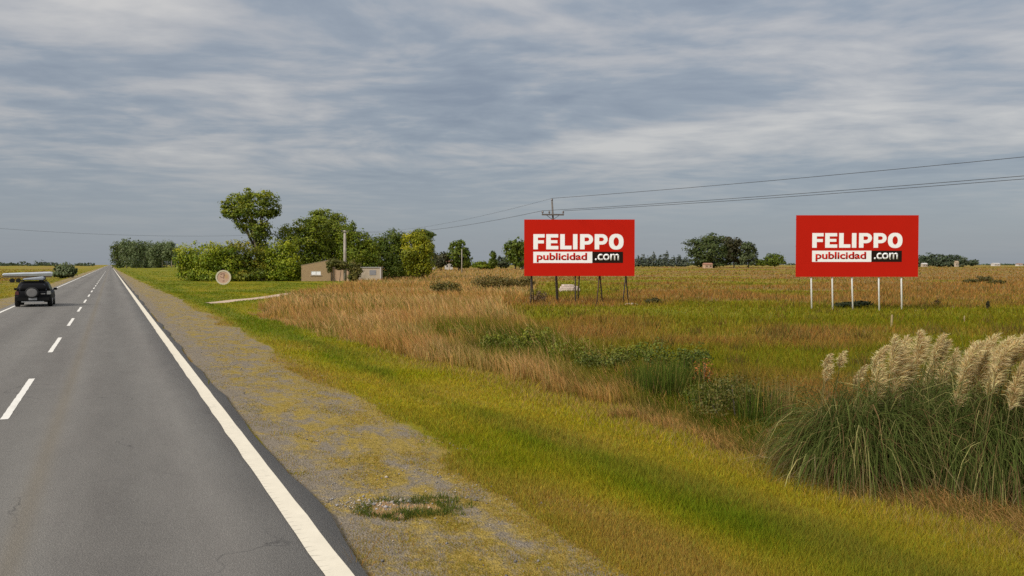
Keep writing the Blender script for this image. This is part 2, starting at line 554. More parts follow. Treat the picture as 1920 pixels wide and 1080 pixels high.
trk = t.math('ADD', t.math('ADD', lane(-.78, .33, .16), lane(.92, .33, .14)), t.math('ADD', lane(-2.6, .4, .12), lane(-4.3, .4, .12)))
trk = t.math('SUBTRACT', trk, t.math('ADD', lane(.1, .28, .10), lane(-3.5, .3, .08)))
k = t.math('ADD', t.math('ADD', k, trk), 1.0)
ac = t.mix(t.ramp(big, [(.35, 0.0), (.65, 1.0)]), (0.130, 0.120, 0.107, 1), (0.136, 0.128, 0.114, 1))
ac = t.mix(t.math('MINIMUM', lane(-.82, .12, .55), 1.0), ac, (0.125, 0.105, 0.075, 1))
ac = t.n('ShaderNodeVectorMath', {0: ac, 3: k}, operation='SCALE').outputs[0]
stain = t.ramp(t.noise(t.scale(oc, 1.6, 1.0), 1.1, 5, .7), [(.70, 0.0), (.78, .55)])
ac = t.mix(stain, ac, (.055, .05, .046, 1))
wob = t.n('ShaderNodeVectorMath', {0: oc, 1: t.n('ShaderNodeVectorMath', {0: t.n('ShaderNodeTexNoise', {'Vector': oc, 'Scale': 1.7, 'Detail': 5.0}).outputs['Color'], 3: .7}, operation='SCALE').outputs[0]}, operation='ADD').outputs[0]
crk = t.n('ShaderNodeTexVoronoi', {'Vector': wob, 'Scale': .42}, feature='DISTANCE_TO_EDGE').outputs['Distance']
crk = t.math('MULTIPLY', t.ramp(crk, [(.0, 1.0), (.006, 0.0)]), t.ramp(t.noise(oc, .35, 3, .5), [(.50, 0.0), (.60, .65)]))
ac = t.mix(crk, ac, (.045, .042, .040, 1))
bmp = t.n('ShaderNodeBump', {'Strength': .55, 'Distance': .012, 'Height': t.math('ADD', fineA, agg.outputs['Distance'])})
t.n('ShaderNodeOutputMaterial', {0: t.n('ShaderNodeBsdfPrincipled', {'Base Color': ac, 'Roughness': .82, 'Specular IOR Level': .35, 'Normal': bmp.outputs[0]})})
M_ASPH = m

road = strip_mesh('road', -5.8, 1.97, -60, 6500, .02, M_ASPH, step=.12, grow=1.012,
                  jr=lambda s: .16 * (float(vnoise(s * .45, 0, 5)) - .5) + .05 * (float(vnoise(s * 2.3, 0, 6)) - .5) + .025 * (float(vnoise(s * 8, 0, 7)) - .5),
                  jl=lambda s: .2 * (float(vnoise(s * .5, 9, 5)) - .5), nx=9, thick=.09)
tag(road, 'straight two lane asphalt road', kind='structure')


def paint(name, col, wear_lo, wear_hi, cracks=False):
    m = bpy.data.materials.new(name); m.use_nodes = True
    t = NT(m.node_tree)
    oc = t.n('ShaderNodeTexCoord').outputs['Object']
    w = t.math('ADD', t.math('MULTIPLY', t.noise(oc, 26, 6, .75), .6), t.math('MULTIPLY', t.noise(t.scale(oc, 1, .3), 3.0, 4, .6), .4))
    f = t.ramp(w, [(wear_lo, 0.0), (wear_hi, 1.0)])
    c = t.n('ShaderNodeVectorMath', {0: col, 3: t.n('ShaderNodeMapRange', {0: t.noise(oc, 6, 5, .6), 3: .86, 4: 1.1}).outputs[0]}, operation='SCALE').outputs[0]
    if cracks:
        wv = t.n('ShaderNodeTexWave', {'Vector': oc, 'Scale': 2.3, 'Distortion': 3.5, 'Detail': 3.0, 'Detail Scale': 3.0}, wave_type='BANDS', bands_direction='Y').outputs['Fac']
        ck = t.ramp(wv, [(.0, 1.0), (.035, 0.0)])
        x = t.n('ShaderNodeSeparateXYZ', {0: oc}).outputs[0]
        left = t.n('ShaderNodeMapRange', {0: x, 1: 1.56, 2: 1.68, 3: .8, 4: 0.0}).outputs[0]
        c = t.mix(t.math('MULTIPLY', ck, left), c, (.16, .14, .11, 1))
    c = t.mix(f, c, (.17, .155, .13, 1))
    t.n('ShaderNodeOutputMaterial', {0: t.n('ShaderNodeBsdfPrincipled', {'Base Color': c, 'Roughness': .7, 'Specular IOR Level': .3})})
    return m


M_LINE = paint('cream_road_paint', (.72, .655, .52), .57, .74, True)
M_DASH = paint('white_road_paint', (.76, .73, .66), .57, .72)
J = lambda k, a: (lambda s: a * (float(vnoise(s * 5, k, 8)) - .5))
tag(strip_mesh('edge_line', 1.575, 1.80, -40, 3000, .0245, M_LINE, step=.10, grow=1.01, jl=J(1, .022), jr=J(2, .012)), 'wide cream painted line along the road shoulder side', kind='structure')
tag(strip_mesh('opposite_edge_line', -5.47, -5.33, -40, 3000, .0245, M_DASH, step=.2, grow=1.015, jl=J(3, .02), jr=J(4, .02)), 'thin white painted line along the far road edge', kind='structure')
dash = strip_mesh('centre_dash', -1.69, -1.57, -2.8, 2.8, .0245, M_DASH, step=.2, grow=1.0, jl=J(5, .012), jr=J(6, .012))
tag(dash, 'white dashes of the road centre line', kind='structure', group='dashes of the centre line')
for i in range(-1, 30):
    o = dash if i == -1 else dash.copy()
    if i != -1:
        COL.objects.link(o)
    sc = 16.4 + 12 * i + 2.8
    x, y = from_ls(0, sc)
    o.location = (x, y, 0)

# ------------------------------------------------------------------ driveway across the verge
V, F = [], []
for i, p in enumerate(DRIVE):
    w = [.8, 1.6, 2.2, 2.2, 1.8, 1.2][i]
    n = len(DRIVE)
    d = DRIVE[min(i + 1, n - 1)] - DRIVE[max(i - 1, 0)]
    d = d / np.linalg.norm(d[:2]); pr = np.array([-d[1], d[0]])
    for j, a in enumerate((-.5, -.2, .2, .5)):
        q = p[:2] + pr * w * a
        V.append((q[0], q[1], gz(*q) + (.05 if abs(a) < .3 else -.04)))
for i in range(len(DRIVE) - 1):
    for j in range(3):
        q = i * 4 + j
        F.append((q, q + 1, q + 5, q + 4))
me = np_mesh('driveway', np.array(V), np.array(F)); me.materials.append(mat('pale_dirt', (.50, .37, .27), .95, vary=.3, vscale=1.2, bump=.4))
tag(link('driveway', me), 'pale dirt driveway crossing the verge to the house', kind='structure')

# ------------------------------------------------------------------ grasses
def blade_mesh(name, P, H, Wd, yaw, lean, leandir, col, bent, foot=None):
    """P (N,3) bases; one tapering blade each; bent = two segments"""
    N = len(P)
    tx, ty = np.cos(yaw), np.sin(yaw)
    lx, ly = np.cos(leandir) * lean * H, np.sin(leandir) * lean * H
    w2 = Wd / 2
    if not bent:
        v = np.empty((N, 3, 3), np.float32)
        v[:, 0] = P - np.stack([tx * w2, ty * w2, np.full(N, .01)], 1)
        v[:, 1] = P + np.stack([tx * w2, ty * w2, np.full(N, -.01)], 1)
        v[:, 2] = P + np.stack([lx, ly, H], 1)
        f = np.arange(N * 3).reshape(N, 3)
        return np_mesh(name, v.reshape(-1, 3), f, col=np.repeat(col, 3, 0))
    v = np.empty((N, 5, 3), np.float32)
    v[:, 0] = P - np.stack([tx * w2, ty * w2, np.full(N, .02)], 1)
    v[:, 1] = P + np.stack([tx * w2, ty * w2, np.full(N, -.02)], 1)
    mid = P + np.stack([lx * .30, ly * .30, H * .6], 1)
    v[:, 2] = mid + np.stack([tx * w2 * .85, ty * w2 * .85, np.zeros(N)], 1)
    v[:, 3] = mid - np.stack([tx * w2 * .85, ty * w2 * .85, np.zeros(N)], 1)
    v[:, 4] = P + np.stack([lx, ly, H], 1)
    b = (np.arange(N) * 5)[:, None]
    f = np.concatenate([b + np.array([[0, 1, 2]]), b + np.array([[0, 2, 3]]), b + np.array([[3, 2, 4]])], 0)
    cc = np.repeat(col[:, None, :], 5, 1)
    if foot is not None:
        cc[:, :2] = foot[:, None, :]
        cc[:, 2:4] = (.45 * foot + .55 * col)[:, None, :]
    return np_mesh(name, v.reshape(-1, 3), f, col=cc.reshape(-1, 3))


def lerp(a, b, t):
    return np.asarray(a) * (1 - t)[:, None] + np.asarray(b) * t[:, None]


rings = [3.6, 5.2, 7, 9, 12, 16, 22, 30, 42, 60, 85, 120, 170, 240, 340, 480]
DENS = 2.3
acc = {1: [], 2: [], 3: []}
for a, b in zip(rings[:-1], rings[1:]):
    npx = .533 * FPX * CAMH * (1 / a - 1 / b) * 1400
    N = int(npx * DENS * (.45 if a < 5 else 1.0 if a < 60 else 1.6 if a < 200 else 2.6))
    U1 = 3400 if a < 9 else 2800 if a < 16 else 2270
    N = int(N * (U1 + 350) / 2620)
    Y = np.sqrt(RNG.uniform(a * a, b * b, N)); U = RNG.uniform(-350, U1, N)
    x = (U - 960) / FPX * Y
    acc_c = cover(x, Y)
    gravel, dry, lush, weed, ht, reg, lat, s, u, v, n1, n2, n3, n4 = acc_c
    z = gh(x, Y)
    rng2 = RNG.random(N)
    lx_, ls_ = lat_s(x - PATCH[0], Y - PATCH[1])
    pq = (lx_ / .60) ** 2 + ((ls_ + lx_ * .12) / .40) ** 2 + (n4 - .5) * 1.5 + (fbm(x * 5, Y * 5, 15) - .5) * 1.6
    patch = (pq < 1.5) & (rng2 < np.clip(1.6 - pq, 0, 1))
    for R in (1, 2, 3):
        k = reg == R
        rnd = RNG.random(N)
        if R == 1:
            # creeping grass on the gravel only where it takes hold
            hold = (1 - .25 * sstep(13, 26, s)) * (.35 + .65 * sstep(2.15, 3.0, lat + (n4 - .5) * 1.2)) * sstep(.45, .58, fbm(lat * 1.3, s * .55, 71, 5) * .75 + n4 * .25)
            gj = sstep(.10, .95, gravel + (n4 - .5) * 1.3 + (fbm(x * 3, Y * 3, 16) - .5) * .7)
            keep = 1.0 - gj * (1 - hold * .55)
            k &= (rnd < keep) | patch
            gravel = gj
            dd = np.zeros(N, bool)
            for i in range(len(DRIVE) - 1):
                p, q = DRIVE[i][:2], DRIVE[i + 1][:2]
                dv = q - p; L = np.dot(dv, dv)
                tt = np.clip(((x - p[0]) * dv[0] + (Y - p[1]) * dv[1]) / L, 0, 1)
                dd |= np.hypot(x - p[0] - tt * dv[0], Y - p[1] - tt * dv[1]) < .75
            k &= ~dd
        if R == 2:
            k &= rnd < np.where(Y < 14, .45, .95)
        if R == 3:
            k &= rnd < .75
        acc[R].append(np.stack([q[k] for q in (x, Y, z, gravel, dry, lush, weed, ht, n1, n2, n3, n4, pq, lat)], 1))


def jit(c, amt, hue=.12):
    N = len(c)
    return np.clip(c * (1 + RNG.normal(0, amt, (N, 1))) * (1 + RNG.normal(0, hue, (N, 3)) * np.array([1, .6, 1])), .002, .9)


D = np.concatenate(acc[1]); N = len(D)
x, y, z, gravel, dry, lush, weed, ht, n1, n2, n3, n4, pq, lat = D.T
c = lerp((.375, .325, .012), (.155, .200, .008), np.clip(lush * 1.1, 0, 1))
c = c * (1 - (dry * .8)[:, None]) + np.array((.370, .245, .055)) * (dry * .8)[:, None]
g1 = gravel + RNG.normal(0, .22, N) > .5
c[g1] = lerp((.380, .265, .050), (.290, .225, .025), np.clip(n4[g1] * 1.6 - .3, 0, 1))
rim = (pq < 1.5) & (pq > .46) & (RNG.random(N) < np.clip(1.25 - pq * .8, 0, 1)); core = pq <= .46
c[rim] = (.10, .125, .02); c[core] = (.66, .44, .22)
H = ht * (.6 + .8 * RNG.random(N)) * 1.25
H[g1] *= .8
near = sstep(7.2, 8.5, lat + RNG.normal(0, .25, N)) * (y < 45)
H = H * (1 + 1.6 * near * RNG.random(N))
mixs = (RNG.random(N) < near * .55)
c[mixs] = lerp((.42, .28, .10), (.30, .24, .04), RNG.random(mixs.sum()))
H[rim] = .03 + .06 * RNG.random(rim.sum()); H[core] = .012 + .02 * RNG.random(core.sum())
Wd = np.maximum(.004, y / 853 * .95) * (.7 + .6 * RNG.random(N))
me = blade_mesh('verge_grass', np.stack([x, y, z], 1), H, Wd, RNG.uniform(0, 6.28, N), RNG.uniform(.2, 1.1, N), RNG.uniform(0, 6.28, N), jit(c, .16), False)
me.materials.append(M_GRASS)
tag(link('verge_grass', me), 'short mown yellow-green grass on the roadside verge', 'grass', kind='stuff')
print('verge blades', N)

D = np.concatenate(acc[2]); N = len(D)
x, y, z, gravel, dry, lush, weed, ht, n1, n2, n3, n4, pq, lat = D.T
c = lerp((.62, .345, .140), (.80, .50, .235), np.clip(n1 * 2 - .5, 0, 1))
c = lerp(c, (.50, .245, .060), np.clip((n3 - .38) * 4, 0, 1) * .6)
gmix = np.clip(weed * 1.6, 0, 1) * (RNG.random(N) < .70)
gmix = np.maximum(gmix, (RNG.random(N) < .16 + .30 * (dry < .75) + .25 * (y < 13)) * .8)
c = c * (1 - gmix[:, None]) + (np.array((.085, .110, .010)) * (1 + .9 * (n2 > .5)[:, None] * np.array([1, .6, .3]))) * gmix[:, None]
cl2 = fbm(x * .55, y * .55, 101); cl3 = fbm(x * 1.6, y * 1.6, 111)
H = ht * (.40 + .75 * RNG.random(N)) * np.where(y > 60, .8, 1) * (.55 + .9 * cl2)
c = c * (.72 + .56 * cl3)[:, None]
edge_in = np.clip((lat - 7.2) / 1.5, .35, 1)
H *= np.where(y < 50, edge_in, 1)
Wd = np.maximum(.0035, y / 853 * .55) * (.6 + .7 * RNG.random(N))
ld = RNG.normal(math.radians(200), 1.1, N)
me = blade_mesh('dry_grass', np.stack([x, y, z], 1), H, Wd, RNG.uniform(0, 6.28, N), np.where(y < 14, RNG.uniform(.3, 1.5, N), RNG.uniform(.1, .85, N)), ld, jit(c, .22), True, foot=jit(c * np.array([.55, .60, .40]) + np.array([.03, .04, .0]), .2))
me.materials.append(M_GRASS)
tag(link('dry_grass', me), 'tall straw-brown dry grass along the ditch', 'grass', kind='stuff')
print('dry blades', N)

D = np.concatenate(acc[3]); N = len(D)
x, y, z, gravel, dry, lush, weed, ht, n1, n2, n3, n4, pq, lat = D.T
dn = np.clip(dry + RNG.normal(0, .16, N), 0, 1)
c = lerp((.205, .190, .010), (.330, .180, .048), dn)
gm2 = (lush * 1.0 * (RNG.random(N) < .6))
c = c * (1 - gm2[:, None]) + np.array((.150, .160, .007)) * gm2[:, None]
tus = (vnoise(x * 1.0, y * 1.0, 91) > .84) & (RNG.random(N) < .7)
c[tus] = lerp((.11, .105, .014), (.20, .125, .035), RNG.random(tus.sum()))
H = ht * (.5 + .8 * RNG.random(N)); H[tus] *= 1.9
Wd = np.maximum(.006, y / 853 * 1.0) * (.6 + .8 * RNG.random(N))
me = blade_mesh('meadow_grass', np.stack([x, y, z], 1), H, Wd, RNG.uniform(0, 6.28, N), RNG.uniform(.1, .9, N), RNG.uniform(0, 6.28, N), jit(c, .2), False)
me.materials.append(M_GRASS)
tag(link('meadow_grass', me), 'mixed green and tawny grass over the open field', 'grass', kind='stuff')
print('meadow blades', N)

# loose stones on the shoulder
N = 5200
ls = 2.15 + 2.6 * RNG.random(N) ** 1.1; so = 3 + 26 * RNG.random(N) ** 1.7
clump = fbm(ls * 1.3, so * .7, 81) + RNG.normal(0, .06, N) > .5
ls, so = ls[clump], so[clump]
ex = np.stack([PATCH[0] - .45 + RNG.normal(0, .28, 260), PATCH[1] + .12 + RNG.normal(0, .13, 260)], 1)
sx, sy = from_ls(ls, so)
sx = np.concatenate([sx, ex[:, 0]]); sy = np.concatenate([sy, ex[:, 1]])
N = len(sx)
big_ = np.concatenate([np.zeros(len(ls)), np.ones(260)])
r = np.clip(RNG.lognormal(math.log(.0085), .42, N), .004, .035) * (1 + .25 * big_)
octv = np.array([(1, 0, 0), (0, 1, 0), (-1, 0, 0), (0, -1, 0), (0, 0, .75), (0, 0, -.5)])
octf = np.array([(0, 1, 4), (1, 2, 4), (2, 3, 4), (3, 0, 4), (1, 0, 5), (2, 1, 5), (3, 2, 5), (0, 3, 5)])
ang = RNG.uniform(0, 6.28, N)
vv = octv[None] * (r[:, None, None] * RNG.uniform(.6, 1.35, (N, 6, 1)))
ca, sa = np.cos(ang)[:, None], np.sin(ang)[:, None]
vx = vv[..., 0] * ca - vv[..., 1] * sa; vy = vv[..., 0] * sa + vv[..., 1] * ca
V = np.stack([vx + sx[:, None], vy + sy[:, None], vv[..., 2] + gh(sx, sy)[:, None] + r[:, None] * .3], 2).reshape(-1, 3)
F = (np.arange(N)[:, None, None] * 6 + octf[None]).reshape(-1, 3)
tone = RNG.uniform(.55, 1.25, N)[:, None] * np.where(RNG.random((N, 1)) < .35, np.array([[.34, .29, .23]]), np.array([[.21, .20, .20]]))
tone = np.where(big_[:, None] > 0, tone * 1.5, tone)
me = np_mesh('gravel', V, F, col=np.repeat(tone, 6, 0))
M_STONE = plant_mat('stone_chips', 0.0, .9, .2)
me.materials.append(M_STONE)
tag(link('gravel', me), 'loose grey gravel stones scattered on the shoulder', 'gravel', kind='stuff')

# ------------------------------------------------------------------ trees and shrubs
def leaf_mesh(name, lobes, n, size, cols, clumps=30, spread=.27, hollow=.40):
    """lobes: (cx,cy,cz,rx,ry,rz) local metres; leaf sprays gathered in clumps through the lobes' volume"""
    vol = np.array([l[3] * l[4] * l[5] for l in lobes]) ** .67
    share = vol / vol.sum()
    V, C = [], []
    for l, sh in zip(lobes, share):
        k = max(40, int(n * sh)); kc = max(6, int(clumps * sh * len(lobes)))
        d = RNG.normal(0, 1, (kc, 3)); d /= np.linalg.norm(d, axis=1)[:, None]
        rr = hollow + (1.08 - hollow) * RNG.random(kc) ** .7
        far = RNG.random(kc) < .16
        rr = np.where(far, RNG.uniform(1.05, 1.30, kc), rr)
        cc = d * rr[:, None]
        ci = RNG.integers(0, kc, k)
        drop = far[ci] & (RNG.random(k) < .55)
        ci = np.where(drop, RNG.integers(0, kc, k), ci)
        off = RNG.normal(0, 1, (k, 3)) * spread * np.where(far, RNG.uniform(.3, .6, kc), RNG.uniform(.5, 1.35, kc))[ci][:, None] * np.array([1.15, 1.15, .8])
        p = cc[ci] + off
        q = np.linalg.norm(p, axis=1)
        over = q > 1.45
        p[over] *= (1.45 / q[over] * RNG.uniform(.7, 1, over.sum()))[:, None]
        P = p * np.array(l[3:6]) + np.array(l[0:3])
        nrm = off / (np.linalg.norm(off, axis=1)[:, None] + 1e-6) * .7 + p * .6 + np.array([0, 0, .35]) + RNG.normal(0, .55, (k, 3))
        nrm /= np.linalg.norm(nrm, axis=1)[:, None]
        a = np.cross(nrm, RNG.normal(0, 1, (k, 3))); a /= np.linalg.norm(a, axis=1)[:, None]
        b = np.cross(nrm, a)
        sz = size * RNG.uniform(.55, 1.35, (k, 1))
        a = a * sz; b = b * sz * RNG.uniform(.45, .8, (k, 1))
        quad = np.stack([P - a, P - b * .9, P + a, P + b], 1)
        V.append(quad)
        w = RNG.random(kc)
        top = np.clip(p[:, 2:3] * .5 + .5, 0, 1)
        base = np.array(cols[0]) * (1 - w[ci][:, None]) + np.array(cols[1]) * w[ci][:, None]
        if len(cols) > 2:                                 # sunlit tops painted into the leaf colour as a third tint
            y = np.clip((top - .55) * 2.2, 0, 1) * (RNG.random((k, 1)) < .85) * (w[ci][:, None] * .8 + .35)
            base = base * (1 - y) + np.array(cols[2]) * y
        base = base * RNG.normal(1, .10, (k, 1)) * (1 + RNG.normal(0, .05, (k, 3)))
        C.append(np.repeat(np.clip(base, .004, .8), 4, 0))
    V = np.concatenate(V).reshape(-1, 3); C = np.concatenate(C)
    F = np.arange(len(V)).reshape(-1, 4)
    me = np_mesh(name, V, F, col=C)
    me.materials.append(M_LEAF)
    return me


def trunk_mb(h, r, lobes, base=(0, 0)):
    mb = MB()
    top = max(lobes, key=lambda l: l[2])
    cx = sum(l[0] for l in lobes) / len(lobes); cy = sum(l[1] for l in lobes) / len(lobes)
    zf = min(l[2] for l in lobes)
    fork = Vector((cx * .5 + base[0] * .5, cy * .5, max(zf * .9, h * .25)))
    mb.tube([(base[0], base[1], -.4), (base[0] * .9 + fork.x * .1, fork.y * .3, fork.z * .4), fork, (top[0], top[1], top[2])],
            [r * 1.25, r, r * .75, r * .2], 8)
    for l in lobes:
        e = Vector(l[:3]); mid = fork.lerp(e, .5) + Vector((0, 0, .15 * (e - fork).length))
        mb.tube([fork, mid, e], [r * .5, r * .32, r * .1], 6)
    return mb


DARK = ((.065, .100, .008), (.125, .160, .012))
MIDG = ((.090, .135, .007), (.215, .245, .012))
YELL = ((.090, .150, .008), (.270, .310, .012), (.400, .410, .015))  # last tint paints the sunlit yellow on the hedge tops
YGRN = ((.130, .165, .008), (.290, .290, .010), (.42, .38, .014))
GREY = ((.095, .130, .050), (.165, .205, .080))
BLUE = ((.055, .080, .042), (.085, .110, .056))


def tree(name, label, cat, u, Yd, pxl, n, size, cols, trunk=.0, group=None, bark=None, ub=None, fat=1.1, **kw):
    """pxl: crown lobes as photo ellipses (u, v, ru, rv[, depth offset m]) turned into real ellipsoids at distance Yd"""
    b = unproj(ub if ub is not None else u, 520, Yd)
    b[2] = gz(b[0], b[1])
    root = empty(name, tuple(b), 0, label, cat, group)
    lobes = []
    for l in pxl:
        c = unproj(l[0], l[1], Yd) - b
        k = Yd / FPX
        dy = l[4] if len(l) > 4 else float(RNG.normal(0, l[2] * k * .3))
        lobes.append((c[0], c[1] + dy, max(c[2], l[3] * k * .35), l[2] * k * fat, l[2] * k * .9 * fat, l[3] * k * fat))
    o = link('crown' if trunk else 'foliage', leaf_mesh('crown', lobes, n, size, cols, **kw), root)
    if trunk:
        trunk_mb(max(l[2] for l in lobes), trunk, lobes).build('trunk', bark or M_BARK, root, smooth=True)
    else:
        for l in lobes:
            a = RNG.uniform(-1, 1, 2)
            mb = MB()
            mb.tube([(l[0] * .6, l[1] * .6, -.2), (l[0] + a[0] * l[3] * .3, l[1] + a[1] * l[3] * .3, l[2]), (l[0] + a[0] * l[3] * .6, l[1] + a[1] * l[3] * .6, l[2] + l[5] * .6)], [.06, .035, .012], 5)
            mb.build('stem', M_BARK, root)
    return root


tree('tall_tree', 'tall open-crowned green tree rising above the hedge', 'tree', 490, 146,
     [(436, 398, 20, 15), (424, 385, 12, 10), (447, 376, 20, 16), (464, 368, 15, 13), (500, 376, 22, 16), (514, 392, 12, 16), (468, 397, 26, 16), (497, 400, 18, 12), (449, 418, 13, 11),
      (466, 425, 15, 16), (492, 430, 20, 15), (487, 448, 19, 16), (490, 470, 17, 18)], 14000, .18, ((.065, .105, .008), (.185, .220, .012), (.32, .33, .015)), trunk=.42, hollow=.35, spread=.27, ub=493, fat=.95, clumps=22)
G = 'overgrown shrubs along the house garden'
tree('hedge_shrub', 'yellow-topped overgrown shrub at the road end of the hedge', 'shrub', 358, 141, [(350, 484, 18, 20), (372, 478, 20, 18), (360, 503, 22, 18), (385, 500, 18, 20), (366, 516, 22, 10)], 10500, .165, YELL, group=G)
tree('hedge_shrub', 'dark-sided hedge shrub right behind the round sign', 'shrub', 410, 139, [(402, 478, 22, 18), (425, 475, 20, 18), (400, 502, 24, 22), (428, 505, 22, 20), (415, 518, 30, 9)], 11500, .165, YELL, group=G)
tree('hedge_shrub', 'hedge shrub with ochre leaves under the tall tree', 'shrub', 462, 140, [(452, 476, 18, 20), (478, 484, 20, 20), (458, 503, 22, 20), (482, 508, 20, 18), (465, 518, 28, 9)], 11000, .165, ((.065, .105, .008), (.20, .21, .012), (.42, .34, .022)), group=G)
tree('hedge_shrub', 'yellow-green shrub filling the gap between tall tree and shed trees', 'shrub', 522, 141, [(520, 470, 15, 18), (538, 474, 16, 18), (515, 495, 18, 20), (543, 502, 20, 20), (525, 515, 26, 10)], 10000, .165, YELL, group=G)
G = 'garden trees behind the brick shed'
tree('garden_tree', 'broad green garden tree left of the utility post', 'tree', 575, 150, [(548, 444, 22, 18), (572, 428, 20, 18), (556, 468, 26, 22), (588, 450, 24, 22), (566, 496, 30, 24), (598, 420, 16, 16), (590, 486, 24, 24)], 18000, .18, MIDG, trunk=.3, group=G)
tree('garden_tree', 'tallest feathery-topped garden tree above the shed roof', 'tree', 612, 156, [(588, 408, 13, 10), (606, 403, 14, 9), (626, 414, 18, 13), (612, 430, 26, 18), (636, 440, 22, 20), (612, 462, 30, 24), (640, 478, 26, 26)], 18000, .18, ((.095, .135, .009), (.22, .25, .02)), trunk=.3, group=G)
tree('garden_tree', 'rounded green garden tree right of the utility post', 'tree', 664, 150, [(656, 424, 9, 9), (652, 444, 16, 16), (672, 452, 17, 17), (664, 474, 24, 22), (688, 468, 16, 20), (700, 484, 14, 18), (668, 500, 26, 22), (690, 498, 16, 20)], 15500, .18, MIDG, trunk=.25, group=G)
tree('garden_tree', 'dark dense tree right of the water tank', 'tree', 735, 165, [(700, 470, 14, 16), (712, 456, 16, 16), (736, 450, 20, 15), (754, 462, 18, 18), (722, 482, 22, 22), (748, 490, 24, 24), (735, 508, 34, 14)], 16000, .19, DARK, trunk=.25, group=G)
tree('garden_tree', 'bright yellow-green tree at the field end of the garden', 'tree', 785, 160, [(768, 452, 12, 13), (784, 447, 13, 12), (796, 466, 13, 14), (774, 478, 18, 18), (797, 490, 11, 16), (785, 503, 22, 14)], 12000, .18, YGRN, trunk=.2, group=G)
tree('garden_tree', 'dark windswept conifer poking out behind the yellow-green tree', 'tree', 792, 178, [(790, 438, 12, 7), (800, 442, 11, 7), (808, 441, 7, 4), (796, 455, 13, 14), (800, 480, 12, 22)], 8000, .18, DARK, trunk=.2, group=G)
tree('creeper_bush', 'olive creeper bush hanging over the shed corner', 'bush', 632, 135.5, [(624, 492, 9, 6), (638, 496, 9, 7), (618, 500, 4, 10)], 2600, .16, ((.08, .09, .016), (.17, .16, .035)))
tree('creeper_bush', 'ragged olive bush between utility post and grey outhouse', 'bush', 668, 136, [(660, 503, 7, 11), (671, 506, 9, 11), (664, 518, 9, 6)], 2800, .16, ((.08, .09, .016), (.19, .16, .035)))

# the wood beside the road far ahead
G = 'eucalyptus trees of the wood beside the far road'
wood = [(222, 640), (231, 700), (238, 610), (247, 690), (256, 600), (264, 680), (272, 610), (280, 700), (288, 590), (297, 660), (305, 590), (313, 620), (322, 580), (329, 600)]
wl = ['yellow-green tree at the road end of the far wood', 'slim tree second from the road in the far wood', 'bushy low-crowned tree of the far wood', 'dark-topped tall tree of the far wood',
      'wide grey-green tree of the far wood', 'tall tree just left of the middle of the far wood', 'dense grey-green tree in the middle of the far wood', 'tall dark-headed tree right of the middle of the far wood',
      'soft grey-green tree of the right half of the far wood', 'shadowy tree before the pale trunks of the far wood', 'first tree with a bare pale trunk in the far wood', 'second tree with a bare pale trunk in the far wood',
      'thin-crowned pale-trunked tree near the hedge', 'last tree of the far wood beside the yellow hedge']
for i, (u, Yd) in enumerate(wood):
    tv = 454 + float(RNG.normal(0, 2.5)) + (4 if i == 0 else 0) + (6 if i > 11 else 0)
    bare = i >= 10
    lob = [(u + RNG.normal(0, 2), tv + 9, 9, 9), (u - 5, tv + 18, 9, 12), (u + 5, tv + 20, 9, 12)]
    if not bare:
        lob += [(u, tv + 32, 10, 12), (u + RNG.normal(0, 3), tv + 42, 9, 7)]
    tree('wood_tree', wl[i], 'tree', u, Yd, lob, 2600, .55, GREY if i else ((.06, .09, .02), (.12, .14, .03)), trunk=.35, group=G, bark=M_BARKP, spread=.3)

